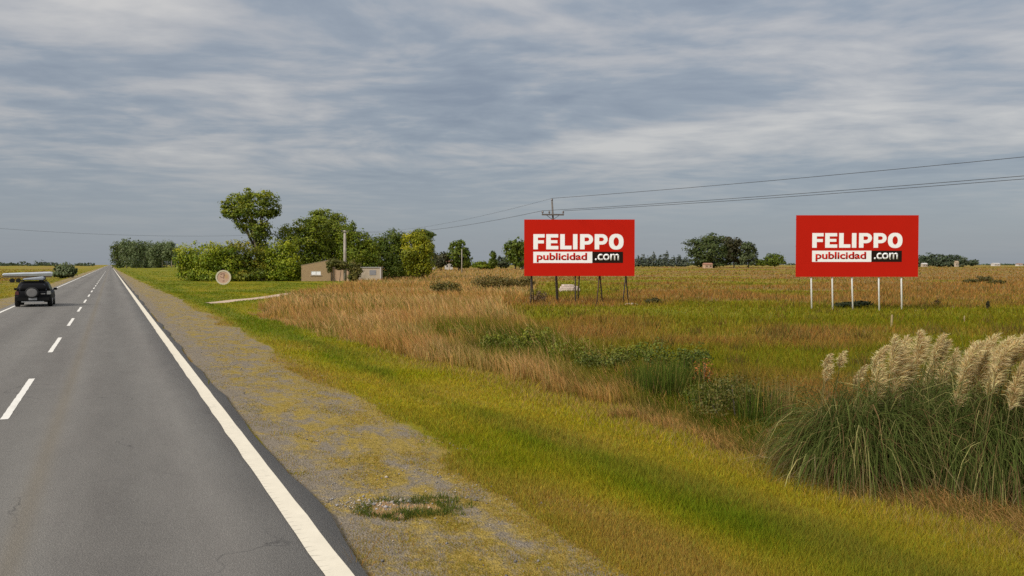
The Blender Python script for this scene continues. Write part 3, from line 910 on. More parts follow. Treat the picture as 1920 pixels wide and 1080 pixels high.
# trees standing far out on the plain
fs = [
    ('roadside_bush', 'dark rounded bush on the opposite roadside', 'bush', 124, 172, [(111, 508, 8, 8), (122, 505, 10, 9), (133, 508, 8, 8), (120, 514, 16, 5)], 3600, .24, ((.085, .115, .045), (.15, .175, .075)), 0),
    ('garden_tree_far', 'round reddish-green tree beside a pale cottage', 'tree', 827, 300, [(822, 482, 10, 8), (832, 484, 9, 9), (825, 493, 12, 8)], 1800, .42, ((.05, .055, .025), (.085, .08, .03)), .2),
    ('field_tree', 'tall dark tree behind the slim far pole', 'tree', 860, 300, [(857, 462, 11, 10), (866, 470, 9, 10), (858, 480, 15, 12), (873, 485, 9, 12), (862, 493, 16, 7)], 3200, .45, DARK, .25),
    ('field_bush', 'low broad bush left of the little cypress', 'bush', 908, 330, [(900, 497, 12, 6), (915, 498, 12, 5)], 1400, .4, MIDG, 0),
    ('cypress', 'small upright dark cypress standing alone', 'tree', 924, 330, [(924, 482, 5, 8), (924, 492, 6, 8)], 1300, .38, DARK, .12),
    ('field_bush', 'grey-green bush right of the little cypress', 'bush', 941, 340, [(939, 491, 10, 8), (945, 495, 9, 6)], 1200, .42, ((.05, .065, .03), (.08, .095, .04)), 0),
    ('field_tree', 'dark tree half hidden by the left billboard', 'tree', 966, 330, [(958, 466, 12, 13), (973, 462, 13, 12), (984, 468, 12, 14), (962, 484, 12, 11), (978, 486, 12, 11)], 4200, .48, DARK, .3),
    ('umbrella_tree', 'broad dome-crowned tree between the two billboards', 'tree', 1338, 400, [(1300, 464, 17, 11), (1322, 456, 20, 11), (1340, 448, 17, 9), (1358, 460, 18, 13), (1330, 470, 30, 14), (1310, 483, 18, 12), (1345, 484, 24, 12), (1330, 492, 30, 7)], 9500, .48, ((.038, .058, .014), (.085, .108, .026)), .6),
    ('field_tree', 'brownish tree touching the dome-crowned tree', 'tree', 1376, 395, [(1370, 455, 13, 9), (1382, 463, 12, 12), (1372, 475, 14, 12), (1386, 482, 10, 12)], 3200, .52, ((.045, .045, .018), (.075, .07, .028)), .3),
    ('field_tree', 'paler rounded tree right of the dome-crowned tree', 'tree', 1403, 390, [(1400, 466, 11, 10), (1409, 474, 9, 12), (1402, 485, 13, 11)], 2400, .5, ((.06, .085, .03), (.10, .12, .045)), .25),
    ('field_bush', 'dark bush at the foot of the paler rounded tree', 'bush', 1426, 430, [(1420, 492, 8, 5), (1431, 493, 7, 5)], 1000, .5, DARK, 0),
    ('field_tree', 'small spreading tree halfway to the right billboard', 'tree', 1452, 430, [(1446, 484, 9, 7), (1458, 484, 10, 8), (1451, 491, 15, 6)], 1700, .5, DARK, .2),
    ('field_tree', 'dark tree just right of the right billboard', 'tree', 1738, 520, [(1732, 489, 12, 8), (1741, 482, 8, 7), (1728, 494, 14, 5)], 1700, .6, BLUE, .25),
    ('field_tree', 'second tree in the dark row right of the right billboard', 'tree', 1764, 520, [(1758, 486, 11, 8), (1770, 488, 11, 8), (1764, 494, 16, 5)], 1800, .6, BLUE, .25),
    ('field_tree', 'third tree in the dark row right of the right billboard', 'tree', 1794, 520, [(1788, 487, 11, 8), (1800, 489, 9, 7), (1792, 494, 16, 5)], 1700, .6, BLUE, .25),
    ('field_bush', 'low last bush of the dark row by the horizon', 'bush', 1822, 520, [(1818, 493, 10, 4), (1828, 492, 7, 4)], 900, .6, BLUE, 0),
]
for nm, lb, ct, u, Yd, pl_, n, sz, cols, tr in fs:
    tree(nm, lb, ct, u, Yd, pl_, n, sz, cols, trunk=tr)
G = 'thin pale trees in the hazy row beside the left billboard'
row = [(1196, 482), (1206, 479), (1216, 481), (1227, 474), (1238, 480), (1250, 473), (1262, 482), (1274, 478), (1285, 483)]
rl = ['next to the billboard edge', 'with a twin top', 'with a rounded head', 'with a spindly tall top', 'between two spindly ones', 'tallest and thinnest of the row', 'with a bushy foot', 'wide and greenish', 'touching the dome-crowned tree']
for (u, tv), lb in zip(row, rl):
    tree('thin_tree', 'thin pale tree of the hazy row, ' + lb, 'tree', u, 560, [(u, tv + 3, 2.5, 5), (u - 2, tv + 9, 4.5, 6), (u + 2, 491, 6.5, 6), (u, 496, 8, 3)], 750, .5, ((.075, .095, .065), (.11, .128, .085)), trunk=.12, group=G, spread=.25)
# the dark line of woods along the horizon, one mass
mass = []
for i in range(170):
    u = float(RNG.uniform(-250, 2200)); Yd = float(RNG.uniform(1500, 2100))
    p = unproj(u, 497, Yd)
    k = Yd / FPX
    if 190 < u < 225: continue
    hh = RNG.uniform(1.2, 4.2) * (1.8 if (30 < u < 105) else 1) * (.55 if 1500 < u else 1)
    mass.append((p[0], p[1], gz(p[0], p[1]) + hh * k * .4, RNG.uniform(7, 16) * k, 12 * k, hh * k))
tag(link('far_woods', leaf_mesh('far_woods', mass, 16000, 2.3, BLUE, clumps=20)), 'low dark line of far woods along the horizon', 'woods', kind='stuff')

# shrubs and weeds in the field
def bush(name, label, u, v, pw, ph, n, size, cols, cat='bush', group=None, flower=None):
    g = ground_at(u, v)
    k = g[1] / FPX
    root = empty(name, tuple(g), 0, label, cat, group)
    lob = []
    for i in range(4):
        a = -1 + 2 * (i + .5) / 4
        lob.append((a * pw * .5 * k, RNG.normal(0, .2) * pw * k * .3, ph * k * RNG.uniform(.25, .75), pw * k * RNG.uniform(.2, .38), pw * k * .28, ph * k * RNG.uniform(.3, .6)))
    link('foliage', leaf_mesh('foliage', lob, n, size, cols, spread=.42, hollow=.15), root)
    for l in lob:
        mb = MB()
        mb.tube([(l[0] * .5, l[1] * .5, -.1), (l[0], l[1], l[2] + l[5] * .4)], [.02, .008], 5)
        mb.build('stem', M_BARK, root)
    return root


SCRUB = ((.055, .055, .014), (.11, .09, .02))
bush('scrub_bush', 'dark round scrub bush in straw left of the left billboard', 832, 552, 40, 26, 2200, .085, ((.09, .09, .016), (.16, .13, .025)))
bush('scrub_bush', 'long low dark scrub patch beside the left billboard', 925, 542, 66, 26, 2600, .10, ((.11, .095, .022), (.19, .14, .035)))
bush('scrub_bush', 'dark scrub patch touching the left billboard corner', 975, 541, 40, 24, 1900, .10, ((.11, .095, .022), (.19, .14, .035)))
bush('scrub_bush', 'dark bush under the middle posts of the right billboard', 1600, 576, 46, 11, 1500, .09, ((.03, .045, .014), (.07, .085, .02)))
bush('scrub_bush', 'small dark bush right of the left billboard legs', 1224, 571, 24, 9, 700, .08, ((.04, .045, .014), (.09, .08, .02)))
bush('scrub_bush', 'dark scrub in the brown field, first of a far trio', 1823, 531, 20, 7, 500, .13, SCRUB)
bush('scrub_bush', 'dark scrub in the brown field, middle of a far trio', 1846, 528, 20, 9, 600, .13, SCRUB)
bush('scrub_bush', 'dark scrub in the brown field, last of a far trio', 1870, 533, 22, 8, 600, .13, SCRUB)
bush('dock_weed', 'single upright dark weed stalk right of the right billboard', 1852, 580, 5, 16, 220, .05, ((.03, .03, .012), (.06, .05, .02)), 'weed')
bush('dock_weed', 'tuft of brown stalks right of the right billboard posts', 1757, 572, 10, 11, 260, .05, ((.07, .04, .014), (.11, .07, .02)), 'weed')
bush('dock_weed', 'clump of brown weed stalks in front of the left billboard', 1012, 570, 26, 24, 500, .06, ((.12, .08, .04), (.2, .13, .06)), 'weed')
WEEDG = ((.075, .105, .012), (.165, .20, .018), (.24, .24, .02))
bush('leafy_weed', 'leafy green weeds behind the straw, nearest the left billboard', 940, 664, 54, 38, 2400, .036, WEEDG, 'weed')
bush('leafy_weed', 'leafy green weeds behind the straw, second clump', 1000, 668, 58, 40, 2500, .036, WEEDG, 'weed')
bush('leafy_weed', 'pale broad-leaved weeds in the ditch', 1135, 708, 90, 46, 3000, .033, ((.07, .09, .012), (.16, .17, .02), (.19, .19, .025)), 'weed')
bush('leafy_weed', 'bright leafy weed beside the reed clump', 1185, 692, 60, 50, 2200, .035, WEEDG, 'weed')
bush('leafy_weed', 'dull green weeds left of the pampas grass', 1390, 790, 150, 80, 3000, .023, ((.08, .09, .014), (.16, .125, .025)), 'weed')
bush('leafy_weed', 'tall dark leafy weeds just behind the reed clump', 1270, 712, 90, 60, 2600, .034, ((.05, .075, .010), (.12, .15, .016), (.17, .19, .02)), 'weed')
bush('leafy_weed', 'olive weeds between reed clump and pampas grass', 1340, 770, 90, 60, 2800, .025, ((.07, .085, .012), (.13, .13, .02)), 'weed')
bush('leafy_weed', 'dense green weeds between the two pale weed clumps', 1070, 684, 70, 44, 2200, .034, WEEDG, 'weed')
bush('leafy_weed', 'first low green weeds in the straw far up the ditch', 880, 636, 60, 24, 1500, .036, WEEDG, 'weed')
bush('rusty_weed', 'rusty orange weed head in the ditch', 1318, 735, 34, 60, 330, .022, ((.28, .13, .03), (.55, .17, .04)), 'weed')


def ribbons(n, spread, length, width, cols, az_c=None, az_s=None, el=(50, 88), seg=6, grav=.55, pale=.15, dead=0.0):
    """arching leaf ribbons from a tussock's base: returns a mesh"""
    az = RNG.uniform(0, 2 * math.pi, n) if az_c is None else RNG.normal(az_c, az_s, n)
    e = np.radians(RNG.uniform(el[0], el[1], n))
    L = length * RNG.uniform(.6, 1.06, n)
    r0 = spread * np.sqrt(RNG.random(n)); a0 = RNG.uniform(0, 2 * math.pi, n)
    base = np.stack([r0 * np.cos(a0), r0 * np.sin(a0), np.full(n, -.05)], 1)
    d = np.stack([np.cos(e) * np.cos(az), np.cos(e) * np.sin(az), np.sin(e)], 1)
    pts = [base]
    st = (L / seg)[:, None]
    g = grav * RNG.uniform(.6, 1.5, n)[:, None]
    p, dd = base, d.copy()
    for i in range(seg):
        p = p + dd * st
        pts.append(p)
        dd = dd + np.array([0, 0, -1.0]) * g * st * (1.0 + i * .55)
        dd = dd / np.linalg.norm(dd, axis=1)[:, None]
    w = np.interp(np.linspace(0, 1, seg + 1), [0, .17, .33, .5, .67, .83, 1], [.8, 1.0, 1.0, .9, .75, .5, .08])
    side = np.stack([-np.sin(az), np.cos(az), np.zeros(n)], 1) + RNG.normal(0, .4, (n, 3))
    side /= np.linalg.norm(side, axis=1)[:, None]
    wd = width * RNG.uniform(.6, 1.3, n)[:, None]
    V = np.empty((n, seg + 1, 2, 3), np.float32)
    for i, q in enumerate(pts):
        V[:, i, 0] = q - side * wd * w[i] / 2
        V[:, i, 1] = q + side * wd * w[i] / 2
    b = (np.arange(n) * (seg + 1) * 2)[:, None]
    F = np.concatenate([b + np.array([[2 * i, 2 * i + 1, 2 * i + 3, 2 * i + 2]]) for i in range(seg)], 0)
    t_ = RNG.random(n)
    c = lerp(cols[0], cols[1], t_)
    pk = RNG.random(n) < pale
    c[pk] = np.array(cols[2]) * RNG.uniform(.7, 1.2, (pk.sum(), 1))
    if dead:
        dk = RNG.random(n) < dead
        c[dk] = np.array((.22, .135, .06)) * RNG.uniform(.6, 1.3, (dk.sum(), 1))
    c = np.clip(c * RNG.normal(1, .15, (n, 1)), .004, .8)
    me = np_mesh('leaves', V.reshape(-1, 3), F, col=np.repeat(c, (seg + 1) * 2, 0))
    me.materials.append(M_GRASS)
    return me


# reeds in the ditch
REED = ((.050, .085, .012), (.115, .150, .018), (.26, .22, .05))
for u, v, lb, n, L in ((1238, 752, 'dark green reed clump in the ditch left of the pampas grass', 480, 1.0), (1282, 735, 'smaller reed clump behind the dark one', 350, .9), (1210, 735, 'upright reed tuft beside the pale weeds', 260, .85), (1335, 775, 'thin green reed tuft amid olive weeds', 220, .8), (1440, 800, 'green reed tuft leaning on the left pampas tussock', 300, .95)):
    g = ground_at(u, v)
    r_ = empty('reed_clump', tuple(g), 0, lb, 'reeds')
    link('foliage', ribbons(n, .52, L, .014, REED, el=(62, 89), grav=.35, pale=.12, dead=.05), r_)
g = ground_at(1458, 800)
r_ = empty('dry_stalks', tuple(g), 0, 'tall pale dry seed stalks left of the pampas grass', 'weed')
link('foliage', ribbons(110, .30, 1.0, .010, ((.30, .19, .06), (.38, .25, .09), (.45, .32, .12)), el=(70, 89), grav=.1, pale=.3), r_)

# pampas grass
PAMP = ((.065, .095, .020), (.135, .160, .038), (.42, .38, .14))


def plume_mesh(h, stalk, lean, bend, seed):
    r = np.random.default_rng(seed)
    seg = 14
    pts = []
    # stalk then plume axis curving over to the lean side
    for i in range(seg + 1):
        f = i / seg
        pts.append(np.array([math.sin(lean) * (stalk + h * f) + bend * f ** 2.2, .05 * f * math.sin(seed), (stalk + h * f) * math.cos(lean) - abs(bend) * .45 * f ** 2.6]))
    V, F, C = [], [], []
    V2 = []
    n = 1500
    f = r.random(n) ** .85
    ax = np.stack([np.interp(f, np.linspace(0, 1, seg + 1), [p[k] for p in pts]) for k in range(3)], 1)
    prof = np.interp(f, [0, .12, .4, .75, 1], [.02, .055, .078, .06, .015]) * r.uniform(.8, 1.25) * min(1, h / .4)
    a = r.uniform(0, 2 * math.pi, n)
    out = np.stack([np.cos(a), np.sin(a), np.zeros(n)], 1)
    L = h * .34 * r.uniform(.4, 1.6, n) * (1.1 - .45 * f)
    fz = np.where(r.random(n) < .2, 1.7, 1.0)
    wind = r.normal(.30, .22, n)
    tip = ax + out * (prof * fz * r.uniform(.3, 1.2, n))[:, None] + np.stack([wind * L, r.normal(0, .12, n) * L, L * r.uniform(.05, .75, n)], 1)
    side = np.cross(tip - ax, r.normal(0, 1, (n, 3))); side /= np.linalg.norm(side, axis=1)[:, None] + 1e-9
    w = .0030 * r.uniform(.7, 1.5, n)[:, None]
    mid = ax * .45 + tip * .55 + np.array([0, 0, .022])
    V = np.stack([ax, mid + side * w, tip, mid - side * w], 1).reshape(-1, 3)
    F = np.arange(n * 4).reshape(-1, 4)
    c = np.array((.92, .75, .40)) * r.uniform(.55, 1.08, (n, 1)) * (1 + r.normal(0, .05, (n, 3)))
    dk = r.random(n) < .18
    c[dk] *= np.array((.75, .62, .45))
    # stalk as a slim four-sided tube
    sp_ = [np.array([0, 0, -stalk * .0]), np.array(pts[0]) * .5, pts[0], pts[seg // 2], pts[-1]]
    o = len(V); Vs, Fs = [], []
    for i, p in enumerate(sp_):
        rr = [.007, .006, .005, .003, .001][i]
        for k in range(4):
            Vs.append(p + rr * np.array([math.cos(k * 1.57), math.sin(k * 1.57), 0]))
    for i in range(len(sp_) - 1):
        for k in range(4):
            Fs.append((o + i * 4 + k, o + i * 4 + (k + 1) % 4, o + i * 4 + 4 + (k + 1) % 4, o + i * 4 + 4 + k))
    V = np.concatenate([V, np.array(Vs)]); F = np.concatenate([F, np.array(Fs)])
    C = np.concatenate([np.repeat(np.clip(c, 0, .85), 4, 0), np.tile((.25, .22, .09), (len(Vs), 1))])
    me = np_mesh('plume', V, F, col=C)
    me.materials.append(M_GRASS)
    return me


GP = 'pampas grass tussocks at the ditch'
clumps = [(1598, 905, 'left pampas tussock with drooping leaves and few plumes', 3000, 2.1, .50, .0),
          (1700, 905, 'middle pampas tussock with upright cream plumes', 3000, 2.45, .56, .0),
          (1850, 920, 'right pampas tussock with heavy bent cream plumes', 3000, 2.45, .56, .0),
          (1985, 935, 'pampas tussock cut by the right edge of the photo', 2400, 2.4, .55, .0),
          (1770, 850, 'rear pampas tussock behind the middle one', 2200, 2.4, .55, .0)]
proots = []
for u, v, lb, n, L, sp_, _ in clumps:
    g = ground_at(u, v)
    r0 = empty('pampas_grass', tuple(g), 0, lb, 'pampas grass', GP)
    link('leaves', ribbons(n, sp_ * .8, L, .0095, PAMP, el=(58, 89), grav=1.0, pale=.10, dead=.10, seg=8), r0)
    link('dead_leaves', ribbons(int(n * .35), sp_, L * .75, .010, ((.16, .10, .045), (.27, .18, .085), (.35, .27, .14)), el=(5, 60), grav=.9, pale=.3), r0)
    proots.append(r0)
# plumes: tip pixel (u, v), the tussock they grow from, bend
plumes = [(1556, 668, 0, .05), (1583, 664, 0, .05), (1560, 690, 0, .08), (1625, 690, 0, .08), (1612, 700, 0, .05)]
tops = [(1645, 690), (1660, 655), (1676, 638), (1690, 660), (1700, 640), (1722, 627), (1735, 640), (1752, 655), (1768, 633), (1780, 645), (1795, 660), (1812, 668), (1822, 650), (1835, 648), (1848, 664),
        (1862, 648), (1872, 636), (1884, 650), (1893, 640), (1905, 648), (1916, 634), (1930, 645), (1945, 640), (1899, 668), (1880, 682), (1862, 690), (1912, 690), (1926, 676), (1840, 690), (1812, 700), (1775, 684), (1745, 690), (1712, 680), (1690, 700), (1936, 705), (1960, 660), (1980, 645)]
for (u, v) in tops:
    ci = 1 if u < 1740 else (4 if u < 1812 else (2 if u < 1885 else 3))
    plumes.append((u, v, ci, float(RNG.uniform(-.05, .17)) + (.06 if u > 1835 else 0)))
for i, (u, v, ci, bd) in enumerate(plumes):
    rt = proots[ci]
    Yd = rt.location.y + float(RNG.uniform(-.25, .3))
    tipp = unproj(u, v, Yd)
    h = .38 + .20 * float(RNG.random()) if ci else .22
    zt = tipp[2] - rt.location.z
    ln = .10 + .06 * float(RNG.random())
    stalk = max(.3, (zt - h * math.cos(ln) + abs(bd) * .8 * .45) / math.cos(ln))
    o = link('plume', plume_mesh(h, stalk, ln, bd * .8, 100 + i), rt)
    dxp = math.sin(ln) * (stalk + h) + bd * .8
    o.location = (tipp[0] - rt.location.x - dxp, Yd - rt.location.y, 0)

# ------------------------------------------------------------------ billboards
M_RED = mat('red_vinyl', (.475, .014, .006), .8, vary=.03, vscale=1.2, spec=.05)
M_WHT = mat('white_vinyl', (.88, .88, .87), .6, spec=.2)
M_BLK = mat('black_vinyl', (.018, .011, .008), .8, spec=.05)
M_GALV = mat('white_painted_steel', (.78, .78, .77), .45, vary=.06, vscale=8, grime=(.35, .30, .25), gscale=2.2)
M_DSTL = mat('rusty_dark_steel', (.050, .040, .032), .75, vary=.35, vscale=9, grime=(.13, .06, .03))
M_BACK = mat('zinc_back_sheet', (.45, .45, .44), .45, metal=.6, vary=.12, vscale=2)


def glyph_mesh(word, mtl, parent, name, x0, x1, z0, z1, y, emb=0.0, full=False):
    """built-in font text scaled to fill a box; z0..z1 is the x-height/ascender box of the word's own bounds"""
    cu = bpy.data.curves.new(name, 'FONT')
    cu.body = word; cu.size = 1.0; cu.offset = emb; cu.extrude = .0; cu.resolution_u = 6
    tmp = bpy.data.objects.new('tmp_text', cu)
    COL.objects.link(tmp)
    dg = bpy.context.evaluated_depsgraph_get()
    me = bpy.data.meshes.new_from_object(tmp.evaluated_get(dg))
    bpy.data.objects.remove(tmp); bpy.data.curves.remove(cu)
    co = np.empty(len(me.vertices) * 3, np.float32); me.vertices.foreach_get('co', co); co = co.reshape(-1, 3)
    lo, hi = co.min(0), co.max(0)
    nx = x0 + (co[:, 0] - lo[0]) / (hi[0] - lo[0]) * (x1 - x0)
    nz = z0 + (co[:, 1] - lo[1]) / (hi[1] - lo[1]) * (z1 - z0)
    new = np.stack([nx, np.full(len(co), y), nz], 1).astype(np.float32)
    me.vertices.foreach_set('co', new.ravel()); me.update()
    bm = bmesh.new(); bm.from_mesh(me)
    ext = bmesh.ops.extrude_face_region(bm, geom=list(bm.faces))
    bmesh.ops.translate(bm, vec=(0, .004, 0), verts=[e for e in ext['geom'] if isinstance(e, bmesh.types.BMVert)])
    bmesh.ops.recalc_face_normals(bm, faces=bm.faces)
    bm.to_mesh(me); bm.free()
    me.materials.clear(); me.materials.append(mtl)
    return link(name, me, parent)


def felippo(parent, x0, z0, w, h, y):
    """the heavy grotesque capitals, each letter its own outline"""
    # photo proportions measured over the whole word of width 1: letter boxes
    boxes = [('F', 0.000, .125), ('E', .143, .277), ('L', .298, .423), ('I', .440, .489), ('P', .518, .662), ('P', .680, .824), ('O', .838, 1.0)]
    st = .050                                     # stem, share of the word width
    mt = .215                                     # arm thickness, share of the height
    for ch, a, b in boxes:
        mb = MB()
        X = lambda t_: x0 + t_ * w
        Z = lambda t_: z0 + t_ * h
        y1 = y + .005
        if ch == 'I':
            mb.poly([(X(a), Z(0)), (X(b), Z(0)), (X(b), Z(1)), (X(a), Z(1))], y, y1)
        elif ch == 'L':
            mb.poly([(X(a), Z(0)), (X(b), Z(0)), (X(b), Z(mt + .02)), (X(a + st), Z(mt + .02)), (X(a + st), Z(1)), (X(a), Z(1))], y, y1)
        elif ch == 'F':
            mb.poly([(X(a), Z(0)), (X(a + st), Z(0)), (X(a + st), Z(.39)), (X(b - .008), Z(.39)), (X(b - .008), Z(.595)), (X(a + st), Z(.595)), (X(a + st), Z(.775)), (X(b), Z(.775)), (X(b), Z(1)), (X(a), Z(1))], y, y1)
        elif ch == 'E':
            mb.poly([(X(a), Z(0)), (X(b), Z(0)), (X(b), Z(.225)), (X(a + st), Z(.225)), (X(a + st), Z(.405)), (X(b - .010), Z(.405)), (X(b - .010), Z(.60)), (X(a + st), Z(.60)), (X(a + st), Z(.775)), (X(b - .002), Z(.775)), (X(b - .002), Z(1)), (X(a), Z(1))], y, y1)
        elif ch == 'P':
            # stem and bowl as one plate with a hole
            n = 12
            ow = b - a
            r = .345                               # bowl half height
            cz = 1 - r
            outer, inner = [], []
            hr = .125
            for i in range(n + 1):
                th = -math.pi / 2 + math.pi * i / n
                outer.append((X(b - ow * .42 + ow * .42 * math.cos(th)), Z(cz + r * math.sin(th))))
                inner.append((X(a + st + (ow - st) * .30 + (ow - st) * .24 * math.cos(th)), Z(cz + hr * math.sin(th))))
            outer += [(X(a + st), Z(1)), (X(a), Z(1)), (X(a), Z(cz)), (X(a), Z(cz - r)), (X(a + st), Z(cz - r))]
            inner += [(X(a + st + .004), Z(cz + hr)), (X(a + st), Z(cz + hr * .95)), (X(a + st), Z(cz)), (X(a + st), Z(cz - hr * .95)), (X(a + st + .004), Z(cz - hr))]
            mb.ring(outer, inner, y, y1)
            mb.poly([(X(a), Z(0)), (X(a + st), Z(0)), (X(a + st), Z(cz - r)), (X(a), Z(cz - r))], y, y1)
        elif ch == 'O':
            c_ = (a + b) / 2
            R = (b - a) / 2
            sq = lambda t_, p: math.copysign(abs(t_) ** p, t_)
            outer = [(X(c_ + R * sq(math.cos(q), .85)), Z(.5 + .52 * sq(math.sin(q), .85))) for q in [2 * math.pi * i / 32 for i in range(32)]]
            inner = [(X(c_ + R * .37 * math.cos(q)), Z(.5 + .29 * math.sin(q))) for q in [2 * math.pi * i / 32 for i in range(32)]]
            mb.ring(outer, inner, y, y1)
        mb.build('letter', M_WHT, parent)


def billboard(label, box, Yd, legs, logo):
    """box, logo in photo pixels; the face is a flat sheet square to the view at distance Yd"""
    u0, v0, u1, v1 = box
    a = unproj(u0, v1, Yd); b = unproj(u1, v0, Yd)
    c = (a + b) / 2
    gzc = gz(c[0], Yd)
    root = empty('billboard', (c[0], Yd, gzc), 0, label, 'billboard', 'red advertising billboards in the field')
    X = lambda u: unproj(u, 500, Yd)[0] - c[0]
    Z = lambda v: unproj(960, v, Yd)[2] - gzc
    w, h = X(u1) - X(u0), Z(v0) - Z(v1)
    pn = MB(); pn.box((0, .03, (Z(v0) + Z(v1)) / 2), (w, .06, h)); panel = pn.build('panel', M_RED, root)
    fr = MB()
    for i in range(5):
        fr.box((-w / 2 + w * (i + .5) / 5, .11, (Z(v0) + Z(v1)) / 2), (.06, .10, h - .1))
    for i in range(3):
        fr.box((0, .20, Z(v1) + .25 + (h - .5) * i / 2), (w - .1, .08, .08))
    fr.build('back_frame', M_DSTL, root)
    lu0, lv0, lu1, lv1, bv0, bv1, bsplit = logo
    felippo(panel, X(lu0), Z(lv1), X(lu1) - X(lu0), Z(lv0) - Z(lv1), -.006)
    q = MB(); q.box(((X(lu0) + X(bsplit)) / 2, -.004, (Z(bv0) + Z(bv1)) / 2), (X(bsplit) - X(lu0), .006, Z(bv0) - Z(bv1))); q.build('white_band', M_WHT, panel)
    q = MB(); q.box(((X(lu1 - 1) + X(bsplit)) / 2 + .001, -.004, (Z(bv0) + Z(bv1)) / 2), (X(lu1 - 1) - X(bsplit), .006, Z(bv0) - Z(bv1))); q.build('black_band', M_BLK, panel)
    bw = bsplit - lu0; bh = bv1 - bv0
    glyph_mesh('publicidad', M_RED, panel, 'publicidad_lettering', X(lu0 + bw * .057), X(lu0 + bw * .912), Z(bv0 + bh * .95), Z(bv0 + bh * .10), -.012, emb=.032)
    kw = lu1 - bsplit
    glyph_mesh('.com', M_WHT, panel, 'com_lettering', X(bsplit + kw * .085), X(bsplit + kw * .86), Z(bv0 + bh * .775), Z(bv0 + bh * .185), -.012, emb=.018)
    return root, X, Z, gzc, c


r1, X, Z, g0, c = billboard('red billboard on thin dark A-frame legs before the power pole', (983, 411.5, 1190, 517.5), 57.5, None, (1000, 439, 1169, 467.5, 472, 493, 1110.5))
for ul, pairs in ((998, ((996, 995), (997, 1002))), (1079, ((1079, 1079), (1087, 1085))), (1125, ((1124, 1119), (1126, 1132))), (1175, ((1174, 1168), (1175, 1181)))):
    for k, (ut, ub) in enumerate(pairs):
        xb, yb = X(ub), (.2 if k == 0 else .55)
        zb = gz(xb + c[0], 57.5 + yb) - g0
        mb = MB(); mb.tube([(X(ut + (ut - ub) * .3), .27, Z(500)), (X(ut), .2 + (yb - .2) * .35, Z(519)), (X((ut * .4 + ub * .6)) + .02 * (-1) ** k, .2 + (yb - .2) * .6, Z(519) * .45 + zb * .55), (xb, yb, zb - .3)], [.046, .046, .042, .04], 8)
        mb.build('leg', M_DSTL, r1, smooth=True)
r2, X, Z, g0, c = billboard('red billboard on five white posts in the open field', (1493, 403.5, 1722, 519), 50.5, None, (1522.5, 437, 1691.5, 464.5, 470, 491, 1633.5))
for ut, ub in ((1522.5, 1524.5), (1562, 1564), (1599, 1602), (1649.5, 1651.5), (1692, 1694)):
    xb = X(ub); zb = gz(xb + c[0], 50.62) - g0
    mb = MB(); mb.tube([(X(ut), .12, Z(470)), (X(ut), .12, Z(519)), (xb, .12, zb - .3)], .049, 12)
    mb.build('post', M_GALV, r2, smooth=True)

# ------------------------------------------------------------------ power poles and lines
M_WOOD = mat('weathered_pole_wood', (.13, .115, .10), .9, vary=.3, vscale=5, bump=.4)
M_CONC = mat('weathered_concrete', (.36, .32, .27), .9, vary=.2, vscale=3, bump=.25, grime=(.16, .13, .09))
M_INS = mat('brown_glaze', (.06, .035, .02), .25, spec=.6)
M_WIRE = mat('dark_cable', (.035, .035, .038), .6)


def insulator(parent, p):
    mb = MB()
    rings_ = []
    for z, r in ((0, .02), (.05, .02), (.06, .07), (.10, .075), (.12, .05), (.17, .065), (.20, .03), (.22, .01)):
        rings_.append([(p[0] + r * math.cos(k * .785), p[1] + r * math.sin(k * .785), p[2] + z) for k in range(8)])
    mb.loft(rings_)
    return mb.build('insulator', M_INS, parent, smooth=True)


PP = ground_at(1046, 568.5)
PP[1] = max(PP[1], 59.3); PP = unproj(1046, 560, PP[1]); PP[2] = gz(PP[0], PP[1])
top = unproj(1035, 377, PP[1])


def power_pole(label, loc, tiltx, height, arm_dir):
    r = empty('power_pole', loc, 0, label, 'power pole', 'poles of the overhead power line')
    mb = MB(); mb.tube([(0, 0, -.5), (tiltx * .5, 0, height * .5), (tiltx, 0, height)], [.10, .085, .06], 10); mb.build('shaft', M_WOOD, r, smooth=True)
    zc = height - .95
    xa = tiltx * zc / height
    ad = Vector((math.cos(arm_dir), math.sin(arm_dir), 0))
    rot = Matrix.Rotation(arm_dir, 3, 'Z')
    mb = MB(); mb.box((xa, -.14, zc), (1.55, .10, .10), rot); mb.build('crossarm', M_WOOD, r)
    for k in (-1, 1):
        mb = MB(); a = Vector((xa, -.15, zc)) + ad * k * .5; mb.tube([a, (xa, -.1, zc - .35)], .018, 6); mb.build('brace', M_DSTL, r)
    tips = []
    for k in (-.72, .72, -.25):
        p = Vector((xa, -.14, zc + .05)) + ad * k
        insulator(r, p); tips.append(Vector(loc) + p + Vector((0, 0, .22)))
    insulator(r, (tiltx, 0, height - .03)); tips.append(Vector(loc) + Vector((tiltx, 0, height + .19)))
    return r, tips


hgt = float(top[2] - PP[2])
pole_r, tipsA = power_pole('dark leaning power pole with crossarm behind the left billboard', tuple(PP), float(top[0] - PP[0]), hgt, .12)
Pq = (41.0, 12.0); pb = (Pq[0], Pq[1], gz(*Pq))
pole_q, tipsB = power_pole('power pole nearer the camera outside the photo frame', pb, .1, hgt + .6, .9)


def wire(label, a, b, sag, rad=.013, n=24, cat='overhead wire'):
    a, b = Vector(a), Vector(b)
    mb = MB()
    mb.tube([a.lerp(b, i / n) + Vector((0, 0, -sag * 4 * (i / n) * (1 - i / n))) for i in range(n + 1)], rad, 5)
    o = mb.build('overhead_wire', M_WIRE, None, smooth=True)
    return tag(o, label, cat, 'overhead wires')


def far_point(u, v, Yd):
    return unproj(u, v, Yd)


wire('topmost overhead wire rising from the pole tip to the right edge', tipsA[3], tipsB[3], .35)
wire('lower overhead wire from the crossarm to the right edge', tipsA[1], tipsB[1], .35)
wire('middle twin overhead wire just under the lower one', tipsA[0], tipsB[0], .35)
